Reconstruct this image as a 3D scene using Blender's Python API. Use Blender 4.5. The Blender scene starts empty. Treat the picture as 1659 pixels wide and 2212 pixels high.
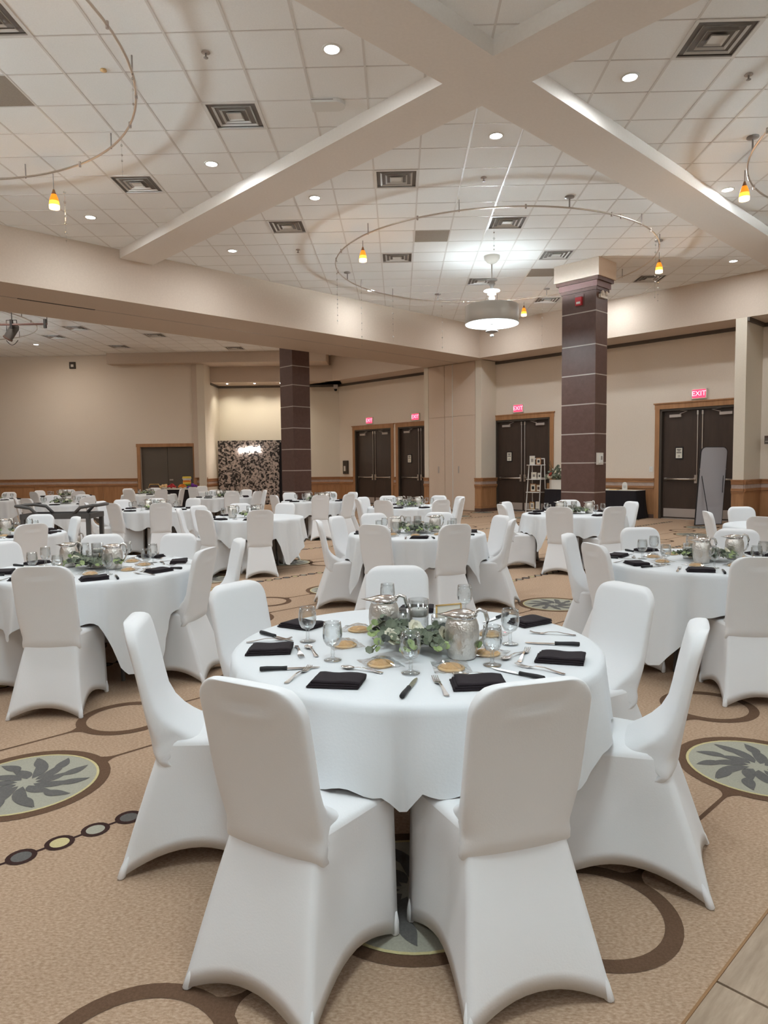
import bpy, bmesh, math, random
from mathutils import Vector, Matrix
random.seed(7)
PI = math.pi
S2 = math.sqrt(2)
sc = bpy.context.scene
COL = sc.collection
# ------------------------------------------------------------------ camera
H = 1.45                       # eye height
F_PX, YAW, PITCH, ROLL = 1490.0, -0.0226, -0.0665, 0.0110
fw = Vector((math.sin(YAW)*math.cos(PITCH), math.cos(YAW)*math.cos(PITCH), math.sin(PITCH)))
rt = Vector((math.cos(YAW), -math.sin(YAW), 0))
dn = fw.cross(rt)
c_, s_ = math.cos(ROLL), math.sin(ROLL)
r2 = c_*rt + s_*dn
d2 = -s_*rt + c_*dn
cam_d = bpy.data.cameras.new('camera')
cam = bpy.data.objects.new('camera', cam_d)
COL.objects.link(cam)
cam.matrix_world = Matrix(((r2.x, -d2.x, -fw.x, 0), (r2.y, -d2.y, -fw.y, 0), (r2.z, -d2.z, -fw.z, H), (0, 0, 0, 1)))
cam_d.sensor_fit = 'HORIZONTAL'
cam_d.sensor_width = 36
cam_d.lens = 36*F_PX/1659
cam_d.clip_start = 0.05
cam_d.clip_end = 200
sc.camera = cam
# ------------------------------------------------------------------ world, exposure
w = bpy.data.worlds.new('world')
sc.world = w
w.use_nodes = True
w.node_tree.nodes['Background'].inputs[0].default_value = (0.9, 0.85, 0.8, 1)
w.node_tree.nodes['Background'].inputs[1].default_value = 0.15
sc.view_settings.view_transform = 'Standard'
sc.view_settings.look = 'None'
sc.view_settings.gamma = 1
sc.view_settings.use_curve_mapping = False
sc.view_settings.exposure = 0.84
sc.cycles.max_bounces = 7
sc.cycles.diffuse_bounces = 5
sc.cycles.glossy_bounces = 3
sc.cycles.transmission_bounces = 4
sc.cycles.transparent_max_bounces = 10
sc.cycles.use_adaptive_sampling = True
sc.cycles.adaptive_threshold = 0.05
sc.cycles.use_denoising = True
sc.cycles.use_light_tree = False
sc.cycles.caustics_reflective = False
sc.cycles.caustics_refractive = False
sc.cycles.sample_clamp_indirect = 6.0
DOWN_W, CHAND_DN, CHAND_UP, CHAND_SIDE, ROOMB_W = 18.5, 36.0, 14.0, 720.0, 34.0
COOL = (0.80, 0.94, 1.0)
WARM = (1.0, 0.92, 0.82)
T = 0.636                      # ceiling module
ZC = H + 6.57*T                # ceiling height 5.63
ZH = 4.67                      # underside of the header and soffits
# ------------------------------------------------------------------ materials
MATS = {}
def mat(name, col, rough=0.6, metal=0.0, col2=None, scale=20.0, stretch=(1, 1, 1), bump=0.0, bscale=None, emit=0.0, ecol=None,
        trans=0.0, ior=1.45, sheen=0.0, spec=0.5, contrast=(0.35, 0.65), alpha=1.0):
    m = bpy.data.materials.new(name)
    m.use_nodes = True
    nt = m.node_tree
    b = nt.nodes['Principled BSDF']
    b.inputs['Base Color'].default_value = (*col, 1)
    b.inputs['Roughness'].default_value = rough
    b.inputs['Metallic'].default_value = metal
    b.inputs['Specular IOR Level'].default_value = spec
    b.inputs['Transmission Weight'].default_value = trans
    b.inputs['IOR'].default_value = ior
    b.inputs['Sheen Weight'].default_value = sheen
    b.inputs['Alpha'].default_value = alpha
    if emit:
        b.inputs['Emission Color'].default_value = (*(ecol or col), 1)
        b.inputs['Emission Strength'].default_value = emit
        m.cycles.emission_sampling = 'NONE'      # the lamps in the fixtures carry the light
    if col2 or bump:
        tc = nt.nodes.new('ShaderNodeTexCoord')
        mp = nt.nodes.new('ShaderNodeMapping')
        mp.inputs['Scale'].default_value = stretch
        nt.links.new(tc.outputs['Object'], mp.inputs['Vector'])
        if col2:
            n = nt.nodes.new('ShaderNodeTexNoise')
            n.inputs['Scale'].default_value = scale
            n.inputs['Detail'].default_value = 6
            n.inputs['Roughness'].default_value = 0.65
            r = nt.nodes.new('ShaderNodeValToRGB')
            r.color_ramp.elements[0].color = (*col, 1)
            r.color_ramp.elements[1].color = (*col2, 1)
            r.color_ramp.elements[0].position = contrast[0]
            r.color_ramp.elements[1].position = contrast[1]
            nt.links.new(mp.outputs[0], n.inputs['Vector'])
            nt.links.new(n.outputs['Fac'], r.inputs['Fac'])
            nt.links.new(r.outputs['Color'], b.inputs['Base Color'])
        if bump:
            n2 = nt.nodes.new('ShaderNodeTexNoise')
            n2.inputs['Scale'].default_value = bscale or scale
            n2.inputs['Detail'].default_value = 4
            bp = nt.nodes.new('ShaderNodeBump')
            bp.inputs['Strength'].default_value = bump
            bp.inputs['Distance'].default_value = 0.01
            nt.links.new(mp.outputs[0], n2.inputs['Vector'])
            nt.links.new(n2.outputs['Fac'], bp.inputs['Height'])
            nt.links.new(bp.outputs['Normal'], b.inputs['Normal'])
    MATS[name] = m
    return m

mat('carpet', (0.36, 0.235, 0.15), 0.95, col2=(0.58, 0.42, 0.30), scale=70, stretch=(1, 2.2, 1), bump=0.5, bscale=260, spec=0.1)
mat('carpet_brown', (0.115, 0.066, 0.040), 0.95, col2=(0.155, 0.092, 0.058), scale=120, bump=0.3, bscale=260, spec=0.1)
mat('carpet_dark', (0.038, 0.018, 0.016), 0.95, col2=(0.055, 0.03, 0.025), scale=120, spec=0.1)
mat('carpet_grey', (0.33, 0.315, 0.255), 0.95, col2=(0.39, 0.37, 0.30), scale=120, spec=0.1)
mat('carpet_slate', (0.115, 0.11, 0.105), 0.95, col2=(0.15, 0.14, 0.13), scale=120, spec=0.1)
mat('carpet_yellow', (0.52, 0.44, 0.22), 0.95, col2=(0.58, 0.50, 0.28), scale=120, spec=0.1)
mat('floor_tile', (0.26, 0.18, 0.12), 0.45, col2=(0.44, 0.33, 0.235), scale=6, stretch=(0.6, 4, 1), contrast=(0.3, 0.7))
mat('grout', (0.17, 0.14, 0.11), 0.9)
mat('wall', (0.74, 0.65, 0.55), 0.85, col2=(0.775, 0.685, 0.585), scale=40, bump=0.08, bscale=90)
mat('wall_cream', (0.72, 0.65, 0.54), 0.85, col2=(0.75, 0.68, 0.57), scale=40)
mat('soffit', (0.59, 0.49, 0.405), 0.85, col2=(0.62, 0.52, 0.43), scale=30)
mat('beam', (0.80, 0.745, 0.69), 0.85, col2=(0.83, 0.775, 0.72), scale=30)
mat('tile', (0.85, 0.845, 0.83), 0.9, col2=(0.89, 0.885, 0.87), scale=60, bump=0.12, bscale=150)
mat('tile_dark', (0.30, 0.25, 0.21), 0.9, col2=(0.35, 0.30, 0.25), scale=80)
mat('gridbar', (0.70, 0.67, 0.64), 0.45)
mat('vent_white', (0.70, 0.68, 0.65), 0.45)
mat('vent_shade', (0.24, 0.215, 0.20), 0.9)  # dark tone is the shade of the vent recess, put into the colour
mat('wood', (0.35, 0.17, 0.075), 0.45, col2=(0.45, 0.235, 0.11), scale=9, stretch=(1, 1, 0.12))
mat('wood_h', (0.33, 0.155, 0.066), 0.4, col2=(0.42, 0.21, 0.10), scale=12, stretch=(0.3, 0.3, 3))
mat('band_tile', (0.42, 0.32, 0.27), 0.35, col2=(0.50, 0.40, 0.35), scale=8)
mat('base_dark', (0.11, 0.06, 0.045), 0.6)
mat('molding', (0.12, 0.10, 0.085), 0.6)
mat('door', (0.050, 0.033, 0.025), 0.38, col2=(0.066, 0.043, 0.032), scale=6, stretch=(1, 1, 0.15))
mat('door_grey', (0.12, 0.098, 0.078), 0.6)
mat('jamb', (0.062, 0.048, 0.036), 0.6)
mat('metal', (0.62, 0.56, 0.50), 0.32, 1.0)
mat('alum', (0.46, 0.40, 0.36), 0.5, 0.2)
mat('steel', (0.70, 0.68, 0.66), 0.16, 1.0)
mat('pitcher', (0.74, 0.70, 0.65), 0.30, 1.0, bump=0.5, bscale=75)
mat('paper', (0.78, 0.74, 0.64), 0.8)
mat('ink', (0.05, 0.045, 0.04), 0.8)
mat('black', (0.012, 0.011, 0.012), 0.6)
mat('black_cloth', (0.013, 0.010, 0.013), 0.9)
mat('napkin', (0.016, 0.010, 0.013), 0.95, bump=0.25, bscale=300)
mat('column', (0.092, 0.048, 0.038), 0.42, col2=(0.115, 0.062, 0.050), scale=10)
mat('column_mould', (0.16, 0.085, 0.075), 0.4)
mat('white_paint', (0.72, 0.68, 0.62), 0.5)
mat('white_plastic', (0.75, 0.74, 0.71), 0.4)
mat('chair_cloth', (0.79, 0.79, 0.795), 0.8, bump=0.05, bscale=180)
mat('table_cloth', (0.71, 0.73, 0.745), 0.85, bump=0.06, bscale=120)
mat('partition', (0.66, 0.53, 0.42), 0.8, col2=(0.70, 0.57, 0.455), scale=60)
mat('shade', (0.42, 0.385, 0.34), 0.45, 0.3)
mat('diffuser', (0.9, 0.95, 1.0), 0.5, emit=1.0, ecol=COOL)
mat('lens', (0.95, 0.98, 1.0), 0.5, emit=14.0, ecol=(0.93, 0.98, 1.0))
mat('spot_lens', (1, 1, 1), 0.5, emit=25.0, ecol=(0.95, 0.97, 1.0))
mat('amber', (0.95, 0.32, 0.02), 0.4, emit=0.55, ecol=(1.0, 0.22, 0.012))
mat('amber_mid', (1.0, 0.60, 0.10), 0.4, emit=0.95, ecol=(1.0, 0.46, 0.05))
mat('amber_low', (1.0, 0.9, 0.6), 0.4, emit=1.9, ecol=(1.0, 0.78, 0.42))
mat('amber_cap', (0.22, 0.10, 0.04), 0.4)
mat('exit_red', (0.9, 0.05, 0.08), 0.5, emit=1.3, ecol=(1.0, 0.035, 0.09))
mat('exit_letter', (1.0, 0.4, 0.45), 0.5, emit=1.6, ecol=(1.0, 0.30, 0.38))
mat('red', (0.45, 0.02, 0.03), 0.4)
mat('orange', (0.75, 0.22, 0.03), 0.6)
mat('purple', (0.16, 0.02, 0.30), 0.6)
mat('yellow', (0.8, 0.6, 0.08), 0.6)
mat('green', (0.06, 0.22, 0.06), 0.6)
mat('blue', (0.03, 0.12, 0.4), 0.6)
mat('leaf', (0.12, 0.145, 0.095), 0.6, col2=(0.20, 0.225, 0.16), scale=25)
mat('leaf_dark', (0.045, 0.05, 0.04), 0.6)
mat('leaf_light', (0.30, 0.38, 0.16), 0.6)
mat('petal', (0.85, 0.82, 0.68), 0.6)
mat('rose', (0.45, 0.09, 0.07), 0.6)
mat('stem', (0.10, 0.09, 0.05), 0.7)
mat('cookie', (0.62, 0.36, 0.15), 0.75, col2=(0.74, 0.47, 0.22), scale=60, bump=0.4, bscale=90)
mat('cookie_base', (0.80, 0.55, 0.28), 0.75)
mat('candle', (0.86, 0.86, 0.80), 0.4)
mat('gold', (0.72, 0.48, 0.18), 0.3, 1.0)
mat('cart', (0.085, 0.078, 0.074), 0.6)
mat('mirror_back', (0.36, 0.345, 0.36), 0.75)
mat('neon', (1, 1, 1), 0.5, emit=14.0, ecol=(1.0, 0.93, 0.86))
mat('wicker', (0.30, 0.16, 0.07), 0.7)
mat('grey_cap', (0.30, 0.27, 0.25), 0.5)

def glass(name, tint, mixv):
    m = bpy.data.materials.new(name)
    m.use_nodes = True
    nt = m.node_tree
    nt.nodes.clear()
    o = nt.nodes.new('ShaderNodeOutputMaterial')
    mx = nt.nodes.new('ShaderNodeMixShader')
    t = nt.nodes.new('ShaderNodeBsdfTransparent')
    t.inputs['Color'].default_value = (*tint, 1)
    g = nt.nodes.new('ShaderNodeBsdfGlossy')
    g.inputs['Roughness'].default_value = 0.04
    lw = nt.nodes.new('ShaderNodeLayerWeight')
    lw.inputs['Blend'].default_value = mixv
    nt.links.new(lw.outputs['Facing'], mx.inputs['Fac'])
    nt.links.new(t.outputs[0], mx.inputs[1])
    nt.links.new(g.outputs[0], mx.inputs[2])
    nt.links.new(mx.outputs[0], o.inputs['Surface'])
    MATS[name] = m
glass('glass', (0.955, 0.965, 0.965), 0.33)
glass('vase_glass', (0.98, 0.985, 0.985), 0.28)
glass('film', (0.97, 0.97, 0.97), 0.28)
glass('crystal', (0.90, 0.92, 0.92), 0.5)

def collage():
    m = bpy.data.materials.new('collage')
    m.use_nodes = True
    nt = m.node_tree
    b = nt.nodes['Principled BSDF']
    b.inputs['Roughness'].default_value = 0.6
    tc = nt.nodes.new('ShaderNodeTexCoord')
    mp = nt.nodes.new('ShaderNodeMapping')
    mp.inputs['Scale'].default_value = (1, 1, 1)
    v = nt.nodes.new('ShaderNodeTexVoronoi')
    v.distance = 'CHEBYCHEV'
    v.inputs['Scale'].default_value = 11
    n = nt.nodes.new('ShaderNodeTexNoise')
    n.inputs['Scale'].default_value = 16
    n.inputs['Detail'].default_value = 3
    r = nt.nodes.new('ShaderNodeValToRGB')
    r.color_ramp.elements[0].position = 0.42
    r.color_ramp.elements[1].position = 0.62
    r.color_ramp.elements[0].color = (0.012, 0.009, 0.010, 1)
    r.color_ramp.elements[1].color = (0.52, 0.44, 0.40, 1)
    h = nt.nodes.new('ShaderNodeSeparateColor')
    mth = nt.nodes.new('ShaderNodeMath')
    mth.operation = 'MULTIPLY_ADD'
    mth.inputs[1].default_value = 0.28
    mth.inputs[2].default_value = -0.13
    ad = nt.nodes.new('ShaderNodeMath')
    ad.operation = 'ADD'
    nt.links.new(tc.outputs['Object'], mp.inputs['Vector'])
    nt.links.new(mp.outputs[0], v.inputs['Vector'])
    nt.links.new(mp.outputs[0], n.inputs['Vector'])
    nt.links.new(v.outputs['Color'], h.inputs[0])
    nt.links.new(h.outputs[0], mth.inputs[0])
    nt.links.new(mth.outputs[0], ad.inputs[0])
    nt.links.new(n.outputs['Fac'], ad.inputs[1])
    nt.links.new(ad.outputs[0], r.inputs['Fac'])
    nt.links.new(r.outputs['Color'], b.inputs['Base Color'])
    MATS['collage'] = m
collage()

# ------------------------------------------------------------------ mesh helpers
def pq(p, q):
    return ((p-q)/2, (p+q)/2)
class MB:
    def __init__(s):
        s.v = []; s.f = []; s.m = []; s.cm = 0
    def add(s, vs, fs):
        o = len(s.v)
        s.v += [tuple(x) for x in vs]
        s.f += [tuple(i+o for i in f) for f in fs]
        s.m += [s.cm]*len(fs)
        return s
    def prism(s, poly, z0, z1):
        n = len(poly)
        area = sum(poly[i][0]*poly[(i+1) % n][1]-poly[(i+1) % n][0]*poly[i][1] for i in range(n))
        if area < 0:
            poly = poly[::-1]
        vs = [(x, y, z0) for x, y in poly]+[(x, y, z1) for x, y in poly]
        fs = [tuple(range(n))[::-1], tuple(range(n, 2*n))]+[(i, (i+1) % n, n+(i+1) % n, n+i) for i in range(n)]
        return s.add(vs, fs)
    def box(s, x0, x1, y0, y1, z0, z1):
        return s.prism([(x0, y0), (x1, y0), (x1, y1), (x0, y1)], z0, z1)
    def pqbox(s, p0, p1, q0, q1, z0, z1):
        return s.prism([pq(p0, q0), pq(p1, q0), pq(p1, q1), pq(p0, q1)], z0, z1)
    def obox(s, c, sx, sy, sz, M=None):
        M = M or Matrix.Identity(3)
        vs = []
        for dz in (-.5, .5):
            for dx, dy in ((-.5, -.5), (.5, -.5), (.5, .5), (-.5, .5)):
                vs.append(Vector(c)+M @ Vector((dx*sx, dy*sy, dz*sz)))
        return s.add(vs, [(3, 2, 1, 0), (4, 5, 6, 7), (0, 1, 5, 4), (1, 2, 6, 5), (2, 3, 7, 6), (3, 0, 4, 7)])
    def lathe(s, prof, n=20, o=(0, 0, 0), M=None, cap=True):
        vs = []; fs = []
        for r, z in prof:
            for k in range(n):
                a = 2*PI*k/n
                p = Vector((r*math.cos(a), r*math.sin(a), z))
                if M: p = M @ p
                vs.append(p+Vector(o))
        for j in range(len(prof)-1):
            for k in range(n):
                k2 = (k+1) % n
                fs.append((j*n+k, j*n+k2, (j+1)*n+k2, (j+1)*n+k))
        if cap:
            if prof[0][0] > 1e-4: fs.append(tuple(range(n))[::-1])
            if prof[-1][0] > 1e-4: fs.append(tuple((len(prof)-1)*n+k for k in range(n)))
        return s.add(vs, fs)
    def tube(s, pts, r, n=6, closed=False):
        pts = [Vector(p) for p in pts]
        N = len(pts); vs = []; fs = []
        rs = r if isinstance(r, (list, tuple)) else [r]*N
        for i, p in enumerate(pts):
            a = pts[(i-1) % N] if (closed or i > 0) else p
            b = pts[(i+1) % N] if (closed or i < N-1) else p
            t = (b-a).normalized() if (b-a).length > 1e-9 else Vector((0, 0, 1))
            u = t.cross(Vector((0, 0, 1)))
            if u.length < 1e-3: u = t.cross(Vector((1, 0, 0)))
            u.normalize(); w_ = t.cross(u)
            for k in range(n):
                an = 2*PI*k/n
                vs.append(p+(u*math.cos(an)+w_*math.sin(an))*rs[i])
        M_ = N if closed else N-1
        for i in range(M_):
            j = (i+1) % N
            for k in range(n):
                k2 = (k+1) % n
                fs.append((i*n+k, i*n+k2, j*n+k2, j*n+k))
        if not closed:
            fs.append(tuple(range(n))); fs.append(tuple((N-1)*n+k for k in range(n))[::-1])
        return s.add(vs, fs)
    def ball(s, c, r, n=8, sz=1.0):
        prof = [(r*math.sin(PI*i/6)+(1e-5 if i in (0, 6) else 0), -r*sz*math.cos(PI*i/6)) for i in range(7)]
        return s.lathe(prof, n, c, cap=False)
    def mesh(s, name, mats, smooth=False):
        me = bpy.data.meshes.new(name)
        me.from_pydata([tuple(v) for v in s.v], [], s.f)
        for m in (mats if isinstance(mats, (list, tuple)) else [mats]):
            me.materials.append(MATS[m])
        for i, p in enumerate(me.polygons):
            p.material_index = s.m[i]
        if smooth:
            me.polygons.foreach_set('use_smooth', [True]*len(me.polygons))
        me.update()
        bm = bmesh.new(); bm.from_mesh(me)
        bmesh.ops.recalc_face_normals(bm, faces=bm.faces)
        bm.to_mesh(me); bm.free()
        return me
    def build(s, name, mats, parent=None, smooth=False, loc=None, rotz=0.0):
        return obj(name, s.mesh(name, mats, smooth), parent, loc, rotz)

def obj(name, data, parent=None, loc=None, rotz=0.0):
    o = bpy.data.objects.new(name, data)
    COL.objects.link(o)
    if parent: o.parent = parent
    if loc: o.location = loc
    if rotz: o.rotation_euler = (0, 0, rotz)
    return o
def tag(o, label, cat, group=None):
    o['label'] = label; o['category'] = cat
    if group: o['group'] = group
    return o
def thing(name, label, cat, loc=(0, 0, 0), rotz=0.0, group=None):
    return tag(obj(name, None, None, loc, rotz), label, cat, group)
def struct(o):
    o['kind'] = 'structure'
    return o
def copytree(o, parent=None, loc=None, rotz=None):
    c = o.copy(); COL.objects.link(c)
    c.parent = parent
    if loc is not None: c.location = loc
    if rotz is not None: c.rotation_euler = (0, 0, rotz)
    for ch in KIDS.get(o.name, []): copytree(ch, c)
    return c
KIDS = {}
def note(o):
    KIDS[o.name] = [c for c in bpy.data.objects if c.parent == o]
    for c in KIDS[o.name]: note(c)
def text_obj(name, body, size, m, parent, M, align='CENTER', extr=0.001):
    cu = bpy.data.curves.new(name, 'FONT')
    cu.body = body; cu.size = size; cu.align_x = align; cu.align_y = 'CENTER'; cu.extrude = extr
    t = bpy.data.objects.new('tmp', cu)
    COL.objects.link(t)
    dg = bpy.context.evaluated_depsgraph_get()
    me = bpy.data.meshes.new_from_object(t.evaluated_get(dg))
    bpy.data.objects.remove(t)
    me.materials.clear(); me.materials.append(MATS[m])
    me.name = name
    o = obj(name, me, parent)
    o.matrix_local = M
    return o
def frame_matrix(origin, xdir, up, nrm):
    x, y, z = Vector(xdir), Vector(up), Vector(nrm)
    return Matrix(((x.x, y.x, z.x, origin[0]), (x.y, y.y, z.y, origin[1]), (x.z, y.z, z.z, origin[2]), (0, 0, 0, 1)))
PX = (1/S2, -1/S2, 0)          # to the right along the door wall
PN = (-1/S2, -1/S2, 0)         # out of the door wall, towards the room

def area_light(name, loc, size, power, col, parent=None, up=False, spread=180, rot=None):
    l = bpy.data.lights.new(name, 'AREA')
    l.shape = 'DISK'; l.size = size; l.energy = power; l.color = col; l.spread = math.radians(spread)
    o = bpy.data.objects.new(name, l); COL.objects.link(o)
    o.location = loc
    if up: o.rotation_euler = (PI, 0, 0)
    if rot: o.rotation_euler = rot
    if parent: o.parent = parent
    return o
# ================================================================== THE SETTING
# room axes: p = X+Y (towards the door wall), q = Y-X (towards the second hall)
P_SOF, P_WALL, Q_H0, Q_H1 = 23.56, 25.05, 18.66, 22.1
P_MIN, Q_MIN = -14.0, -16.0
Q_TILE = 0.99
# ---- floor
floor = struct(MB().prism([pq(P_MIN-26, Q_TILE), pq(30, Q_TILE), pq(34, 44), pq(P_MIN-26, 44)], -0.06, 0.0).build('floor', 'carpet'))
hall_floor = struct(MB().prism([pq(P_MIN, Q_MIN), pq(30, Q_MIN), pq(30, Q_TILE), pq(P_MIN, Q_TILE)], -0.06, -0.012).build('floor', 'grout'))
pl_me = MB().box(-0.448, 0.448, -0.223, 0.223, -0.012, 0.0).mesh('floor_plank', 'floor_tile')
for i in range(-3, 5):
    for j in range(0, 5):
        pc = 2.735 + (i+0.5)*0.905*S2 + (0.3*S2 if j % 2 else 0)
        qc = Q_TILE - (j+0.5)*0.45*S2 - 0.004
        x, y = pq(pc, qc)
        o = obj('floor_plank', pl_me, hall_floor, (x, y, 0), PI/4)
# ---- carpet pattern (woven motifs, all in the plane of the carpet)
def ring_poly(mb, p, q, r0, r1, n=44, z=0.0018, sq=1.0):
    cx, cy = pq(p, q)
    vs = []; fs = []
    for k in range(n):
        a = 2*PI*k/n
        for r in (r0, r1):
            vs.append((cx+r*math.cos(a), cy+r*math.sin(a), z))
    for k in range(n):
        k2 = (k+1) % n
        fs.append((2*k, 2*k+1, 2*k2+1, 2*k2))
    mb.add(vs, fs)
def disc_poly(mb, p, q, r, n=40, z=0.0012):
    cx, cy = pq(p, q)
    mb.add([(cx+r*math.cos(2*PI*k/n), cy+r*math.sin(2*PI*k/n), z) for k in range(n)], [tuple(range(n))])
def strip(mb, p0, p1, q, wd, z=0.0010):
    h = wd/2*S2
    mb.add([(*pq(p0, q-h), z), (*pq(p1, q-h), z), (*pq(p1, q+h), z), (*pq(p0, q+h), z)], [(0, 1, 2, 3)])
def flare(mb, p, q, r, sgn, wd, z=0.0013):
    # the brown ring runs out into the connecting line with a soft fillet
    pts = []
    for t in range(7):
        u = t/6
        pp = p + sgn*(r+0.10*u-0.03)*S2
        hw = (wd/2 + 0.075*(1-u)**2.4)*S2
        pts.append((pp, q-hw, q+hw))
    vs = []; fs = []
    for a, b, c in pts:
        vs += [(*pq(a, b), z), (*pq(a, c), z)]
    for i in range(6): fs.append((2*i, 2*i+1, 2*i+3, 2*i+2))
    mb.add(vs, fs)
def leaf_poly(mb, cx, cy, ang, L, wd, bend, z):
    n = 8; left = []; right = []
    for i in range(n+1):
        t = i/n
        a = ang+bend*t
        x = cx+L*t*math.cos(a); y = cy+L*t*math.sin(a)
        hw = wd*math.sin(PI*min(1, t**0.8))*0.5
        left.append((x-hw*math.sin(a), y+hw*math.cos(a), z)); right.append((x+hw*math.sin(a), y-hw*math.cos(a), z))
    mb.add(left+right[::-1], [tuple(range(2*n+2))])
motifs = []
for k in range(-1, 11):
    q0 = 0.62+3.28*k
    r0 = 0.9 if k % 2 == 0 else 2.3
    for m in range(-4, 7):
        b = r0+5.0*m
        motifs += [('ring', b, q0+1.62), ('disc', b+1.4, q0+1.62), ('disc', b-0.97, q0+0.92), ('ring', b+1.87, q0+0.92)]
for k in range(0, 9):
    q0 = 0.62+3.28*k
    if q0 > 28: break
    br = MB(); dk = MB(); cols = [MB(), MB(), MB()]; gy = MB(); sl = MB(); yl = MB()
    rows = {}
    for t, p, q in motifs:
        if not (q0 < q < q0+3.2) or q < Q_TILE+0.3 or not (-14 < p < 24): continue
        rows.setdefault(round(q, 2), []).append((p, t))
        if t == 'ring':
            ring_poly(br, p, q, 0.215, 0.27)
            flare(br, p, q, 0.27, 1, 0.018); flare(br, p, q, 0.27, -1, 0.018)
        else:
            ring_poly(br, p, q, 0.315, 0.365)
            flare(br, p, q, 0.365, 1, 0.018); flare(br, p, q, 0.365, -1, 0.018)
            disc_poly(gy, p, q, 0.305)
            ring_poly(yl, p, q, 0.303, 0.317)
            x, y = pq(p, q)
            for j in range(11):
                a = j*2*PI/11+0.3
                leaf_poly(sl, x+0.04*math.cos(a), y+0.04*math.sin(a), a, 0.15+0.05*(j % 3), 0.062, 0.5, 0.0022+0.00003*j)
                leaf_poly(sl, x+0.15*math.cos(a+0.28), y+0.15*math.sin(a+0.28), a+0.3, 0.135, 0.058, 0.35, 0.0027+0.00003*j)
    for q, l in rows.items():
        l.sort()
        for (pa, ta), (pb, tb) in zip(l, l[1:]):
            ra = 0.26 if ta == 'ring' else 0.355
            rb = 0.26 if tb == 'ring' else 0.355
            strip(br, pa+ra*S2, pb-rb*S2, q, 0.018)
    if q0 > Q_TILE:
        strip(dk, -14, 24, q0, 0.014)
        i = 0; p = -14.0+0.97 % 0.19
        while p < 24:
            ring_poly(dk, p, q0, 0.036, 0.055, 18)
            disc_poly(cols[i % 3], p, q0, 0.037, 14)
            p += 0.195; i += 1
        dk.build('carpet_bead_chain', 'carpet_dark', floor)
        for c, mm in zip(cols, ('carpet_yellow', 'carpet_grey', 'carpet_slate')): c.build('carpet_bead', mm, floor)
    br.build('carpet_ring_band', 'carpet_brown', floor)
    for o_, nm, mm in ((gy, 'carpet_medallion', 'carpet_grey'), (yl, 'carpet_medallion_rim', 'carpet_yellow'), (sl, 'carpet_leaf', 'carpet_slate')):
        if o_.v:
            oo = o_.build(nm, mm, floor); oo['kind'] = 'stuff'
# raised edge strip between carpet and plank floor
MB().pqbox(P_MIN, 30, Q_TILE-0.006, Q_TILE+0.004, -0.01, 0.002).build('edge_strip', 'wicker', floor)

# ---- ceiling
ceiling = struct(MB().prism([pq(P_MIN-26, Q_MIN), pq(30, Q_MIN), pq(34, 44), pq(P_MIN-26, 44)], ZC+0.03, ZC+0.12).build('ceiling', 'tile'))
YO = 0.32*T
def snap(x, y): return (round(x/T)*T, round((y-YO)/T)*T+YO)
VENTS = [snap(*v) for v in [(-1.89, 8.46), (-3.8, 10.35), (0, 10.39), (-1.92, 12.3), (1.89, 12.29), (0, 14.23), (3.16, 14.14), (1.86, 16.06), (3.81, 17.94), (5.67, 15.95), (3.18, 7.21), (-3.8, 6.58)]]
VENTSB = [snap(*v) for v in [(-11.11, 22.08), (-9.31, 20.25), (-9.24, 23.87), (-7.37, 22.14), (-5.49, 24.1)]]
DARKS = [snap(*v) for v in [(0.62, 12.96), (-4.4, 7.9), (3.14, 15.49)]]
skip = {(round(a, 2), round(b, 2)) for a, b in VENTS+DARKS+VENTSB}
tile_me = MB()
g = 0.012
tile_me.add([(-T/2+g, -T/2+g, 0.002), (T/2-g, -T/2+g, 0.002), (T/2-g, T/2-g, 0.002), (-T/2+g, T/2-g, 0.002),
             (-T/2+g-0.006, -T/2+g-0.006, 0.012), (T/2-g+0.006, -T/2+g-0.006, 0.012), (T/2-g+0.006, T/2-g+0.006, 0.012), (-T/2+g-0.006, T/2-g+0.006, 0.012)],
            [(3, 2, 1, 0), (0, 1, 5, 4), (1, 2, 6, 5), (2, 3, 7, 6), (3, 0, 4, 7)])
tm = tile_me.mesh('ceiling_tile', 'tile')
cand = []; rest = []
for i in range(-40, 32):
    for j in range(-12, 46):
        x, y = i*T, j*T+YO
        p_, q_ = x+y, y-x
        if not (P_MIN-0.6 < p_ and q_ > Q_MIN): continue
        if y > 26.3: continue
        if q_ < Q_H1 and p_ > P_SOF+0.5: continue
        if q_ > Q_H0+0.5 and q_ < Q_H1-0.5: continue
        if q_ >= Q_H1 and p_ > 24.2: continue
        if (round(x, 2), round(y, 2)) in skip: continue
        v = Vector((x, y, ZC-H))
        dep = v.dot(fw)
        if dep > 1:
            u_, v_ = F_PX*v.dot(r2)/dep, F_PX*v.dot(d2)/dep
            if abs(u_) < 900 and -1106-60 < v_ < 0 and q_ < Q_H0+0.5:
                cand.append((dep, x, y)); continue
        rest.append((x, y))
cand.sort()
for k, (d_, x, y) in enumerate(cand):
    if k < 300: obj('ceiling_tile', tm, ceiling, (x, y, ZC))
    else: rest.append((x, y))
mb = MB()
for x, y in rest:
    mb.add([(v.co.x+x, v.co.y+y, v.co.z+ZC) for v in tm.vertices], [tuple(f.vertices) for f in tm.polygons])
o = mb.build('ceiling_tile_field', 'tile', ceiling); o['kind'] = 'stuff'
mb = MB()
for i in range(-41, 33): mb.box((i-0.5)*T-0.012, (i-0.5)*T+0.012, -9, 27.3, ZC-0.002, ZC+0.02)
for j in range(-13, 44): mb.box(-26, 20, (j-0.5)*T+YO-0.007, (j-0.5)*T+YO+0.007, ZC-0.0005, ZC+0.02)
o = mb.build('ceiling_grid', 'gridbar', ceiling); o['kind'] = 'stuff'
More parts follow.
